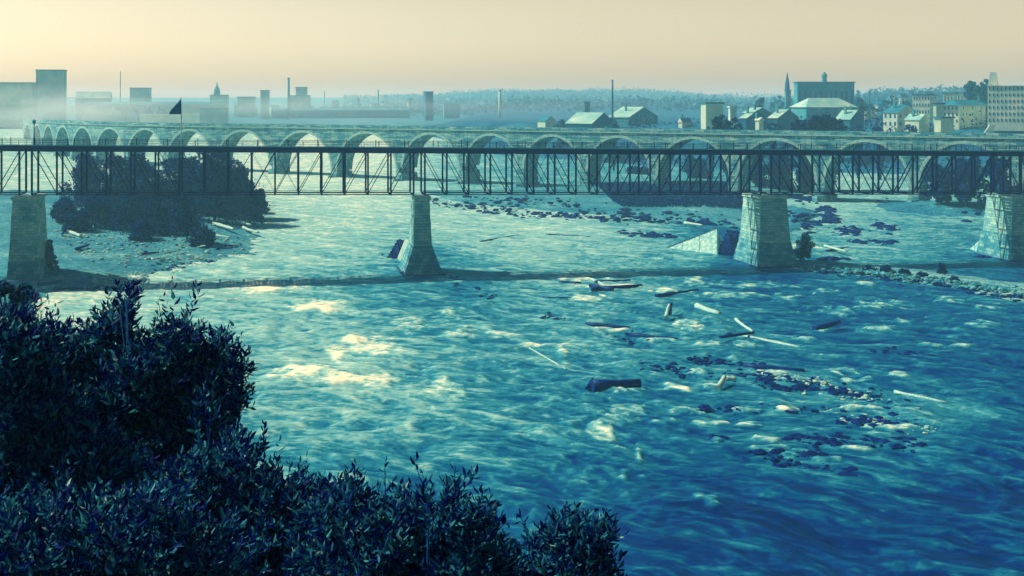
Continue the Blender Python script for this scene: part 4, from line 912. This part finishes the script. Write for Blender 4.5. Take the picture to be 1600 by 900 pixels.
shrub('small dark shrub standing alone at the bottom right of the foliage', [(890, 855, 32, 22), (868, 836, 8, 8), (936, 850, 14, 14), (900, 900, 50, 36), (846, 875, 16, 16), (880, 960, 80, 44), (928, 826, 5, 6), (800, 905, 24, 12)], 13, 1000, .11, 6)
# undergrowth over the whole slope
n = 30000; px = rng.uniform(92, 415, n); py = rng.uniform(306, 352, n)+30*np.exp(-((px-235)/90)**2)*rng.uniform(0, 1, n); Yy = 29.4*F/(py-HZ); Xx = (px-800)/F*Yy
cl = fbm(Xx*.16, Yy*.16, 140, 3); k = cl > .5; Xx, Yy, cl = Xx[k], Yy[k], cl[k]; z1 = terrain(Xx, Yy)[0]+rng.uniform(0, 1, len(Xx))*(.4+(cl-.5)*22); k = z1 > .9
V, Fq = leaf_quads(np.stack([Xx, Yy, z1], -1)[k], .24, rng, .6)
tag(fast_mesh('island_scrub', V, Fq, M_LEAF2), 'tangled scrub between the willows on the gravel bar', 'scrub', kind='stuff')
n = 60000; X1 = rng.uniform(-75, 40, n); Y1 = rng.uniform(6, 130, n); t1 = t_near(X1, Y1); cl = fbm(X1*.25, Y1*.25, 120, 3)
k = (t1 > 6) & (t1 < 34) & (Y1 > 24); X1, Y1, cl = X1[k], Y1[k], cl[k]; z1 = terrain(X1, Y1)[0]+rng.uniform(0, 1, len(X1))*(.3+cl*1.9)*np.clip(Y1/30, .3, 1)
V, Fq = leaf_quads(np.stack([X1, Y1, z1], -1), .17, rng, .5)
tag(fast_mesh('undergrowth', V, Fq, M_LEAF), 'dark undergrowth covering the near slope', 'undergrowth', kind='stuff')

# ------------------------------------------------------------------ haze and smoke
hb = MB().hexa([(-4800, -90, -8), (4800, -90, -8), (4800, 4700, -8), (-4800, 4700, -8)], [(-4800, -90, 66), (4800, -90, 66), (4800, 4700, 66), (-4800, 4700, 66)])
hm = bpy.data.materials.new('haze'); hm.use_nodes = True; hn = hm.node_tree; hn.nodes.clear()
ho = hn.nodes.new('ShaderNodeOutputMaterial'); hv = hn.nodes.new('ShaderNodeVolumePrincipled'); hv.inputs['Color'].default_value = (.22, .57, .78, 1); hv.inputs['Absorption Color'].default_value = (1, 1, 1, 1)
hv.inputs['Density'].default_value = .00052; hn.links.new(hv.outputs[0], ho.inputs['Volume'])
hzo = hb.build('haze', hm); tag(hzo, 'pale river haze over the whole valley', 'haze', kind='stuff')

def smoke(px, py, Yd, rx, ry, rz, dens):
    import bmesh
    bm = bmesh.new(); bmesh.ops.create_icosphere(bm, subdivisions=3, radius=1); me = bpy.data.meshes.new('smoke'); bm.to_mesh(me); bm.free()
    o = bpy.data.objects.new('smoke', me); COL.objects.link(o); o.location = PY(px, py, Yd); o.scale = (rx, ry, rz)
    m = bpy.data.materials.new('smoke'); m.use_nodes = True; n = m.node_tree; n.nodes.clear(); ou = n.nodes.new('ShaderNodeOutputMaterial'); v = n.nodes.new('ShaderNodeVolumePrincipled')
    v.inputs['Color'].default_value = (.80, .90, .95, 1); v.inputs['Absorption Color'].default_value = (1, 1, 1, 1)
    tcn = n.nodes.new('ShaderNodeTexCoord'); ln = n.nodes.new('ShaderNodeVectorMath'); ln.operation = 'LENGTH'; n.links.new(tcn.outputs['Object'], ln.inputs[0])
    mr = n.nodes.new('ShaderNodeMapRange'); mr.inputs[1].default_value = 1; mr.inputs[2].default_value = .1; mr.inputs[3].default_value = 0; mr.inputs[4].default_value = 1; n.links.new(ln.outputs['Value'], mr.inputs[0])
    nn = n.nodes.new('ShaderNodeTexNoise'); nn.inputs['Scale'].default_value = 2.6; nn.inputs['Detail'].default_value = 3; n.links.new(tcn.outputs['Object'], nn.inputs['Vector'])
    m2 = n.nodes.new('ShaderNodeMapRange'); m2.inputs[1].default_value = .38; m2.inputs[2].default_value = .68; n.links.new(nn.outputs['Fac'], m2.inputs[0])
    mu = n.nodes.new('ShaderNodeMath'); mu.operation = 'MULTIPLY'; n.links.new(mr.outputs[0], mu.inputs[0]); n.links.new(m2.outputs[0], mu.inputs[1])
    md = n.nodes.new('ShaderNodeMath'); md.operation = 'MULTIPLY'; n.links.new(mu.outputs[0], md.inputs[0]); md.inputs[1].default_value = dens; n.links.new(md.outputs[0], v.inputs['Density']); n.links.new(v.outputs[0], ou.inputs['Volume'])
    me.materials.append(m); return o
tag(smoke(70, 178, 640, 62, 60, 17, .020), 'pale smoke drifting in front of the tall mill at the left', 'smoke', kind='stuff')
tag(smoke(160, 166, 700, 50, 50, 11, .012), 'thin pale smoke drifting right over the warehouse', 'smoke', kind='stuff')

tag(smoke(350, 172, 760, 300, 60, 17, .011), 'thin smoke lying over the distant city on the left', 'smoke', kind='stuff')
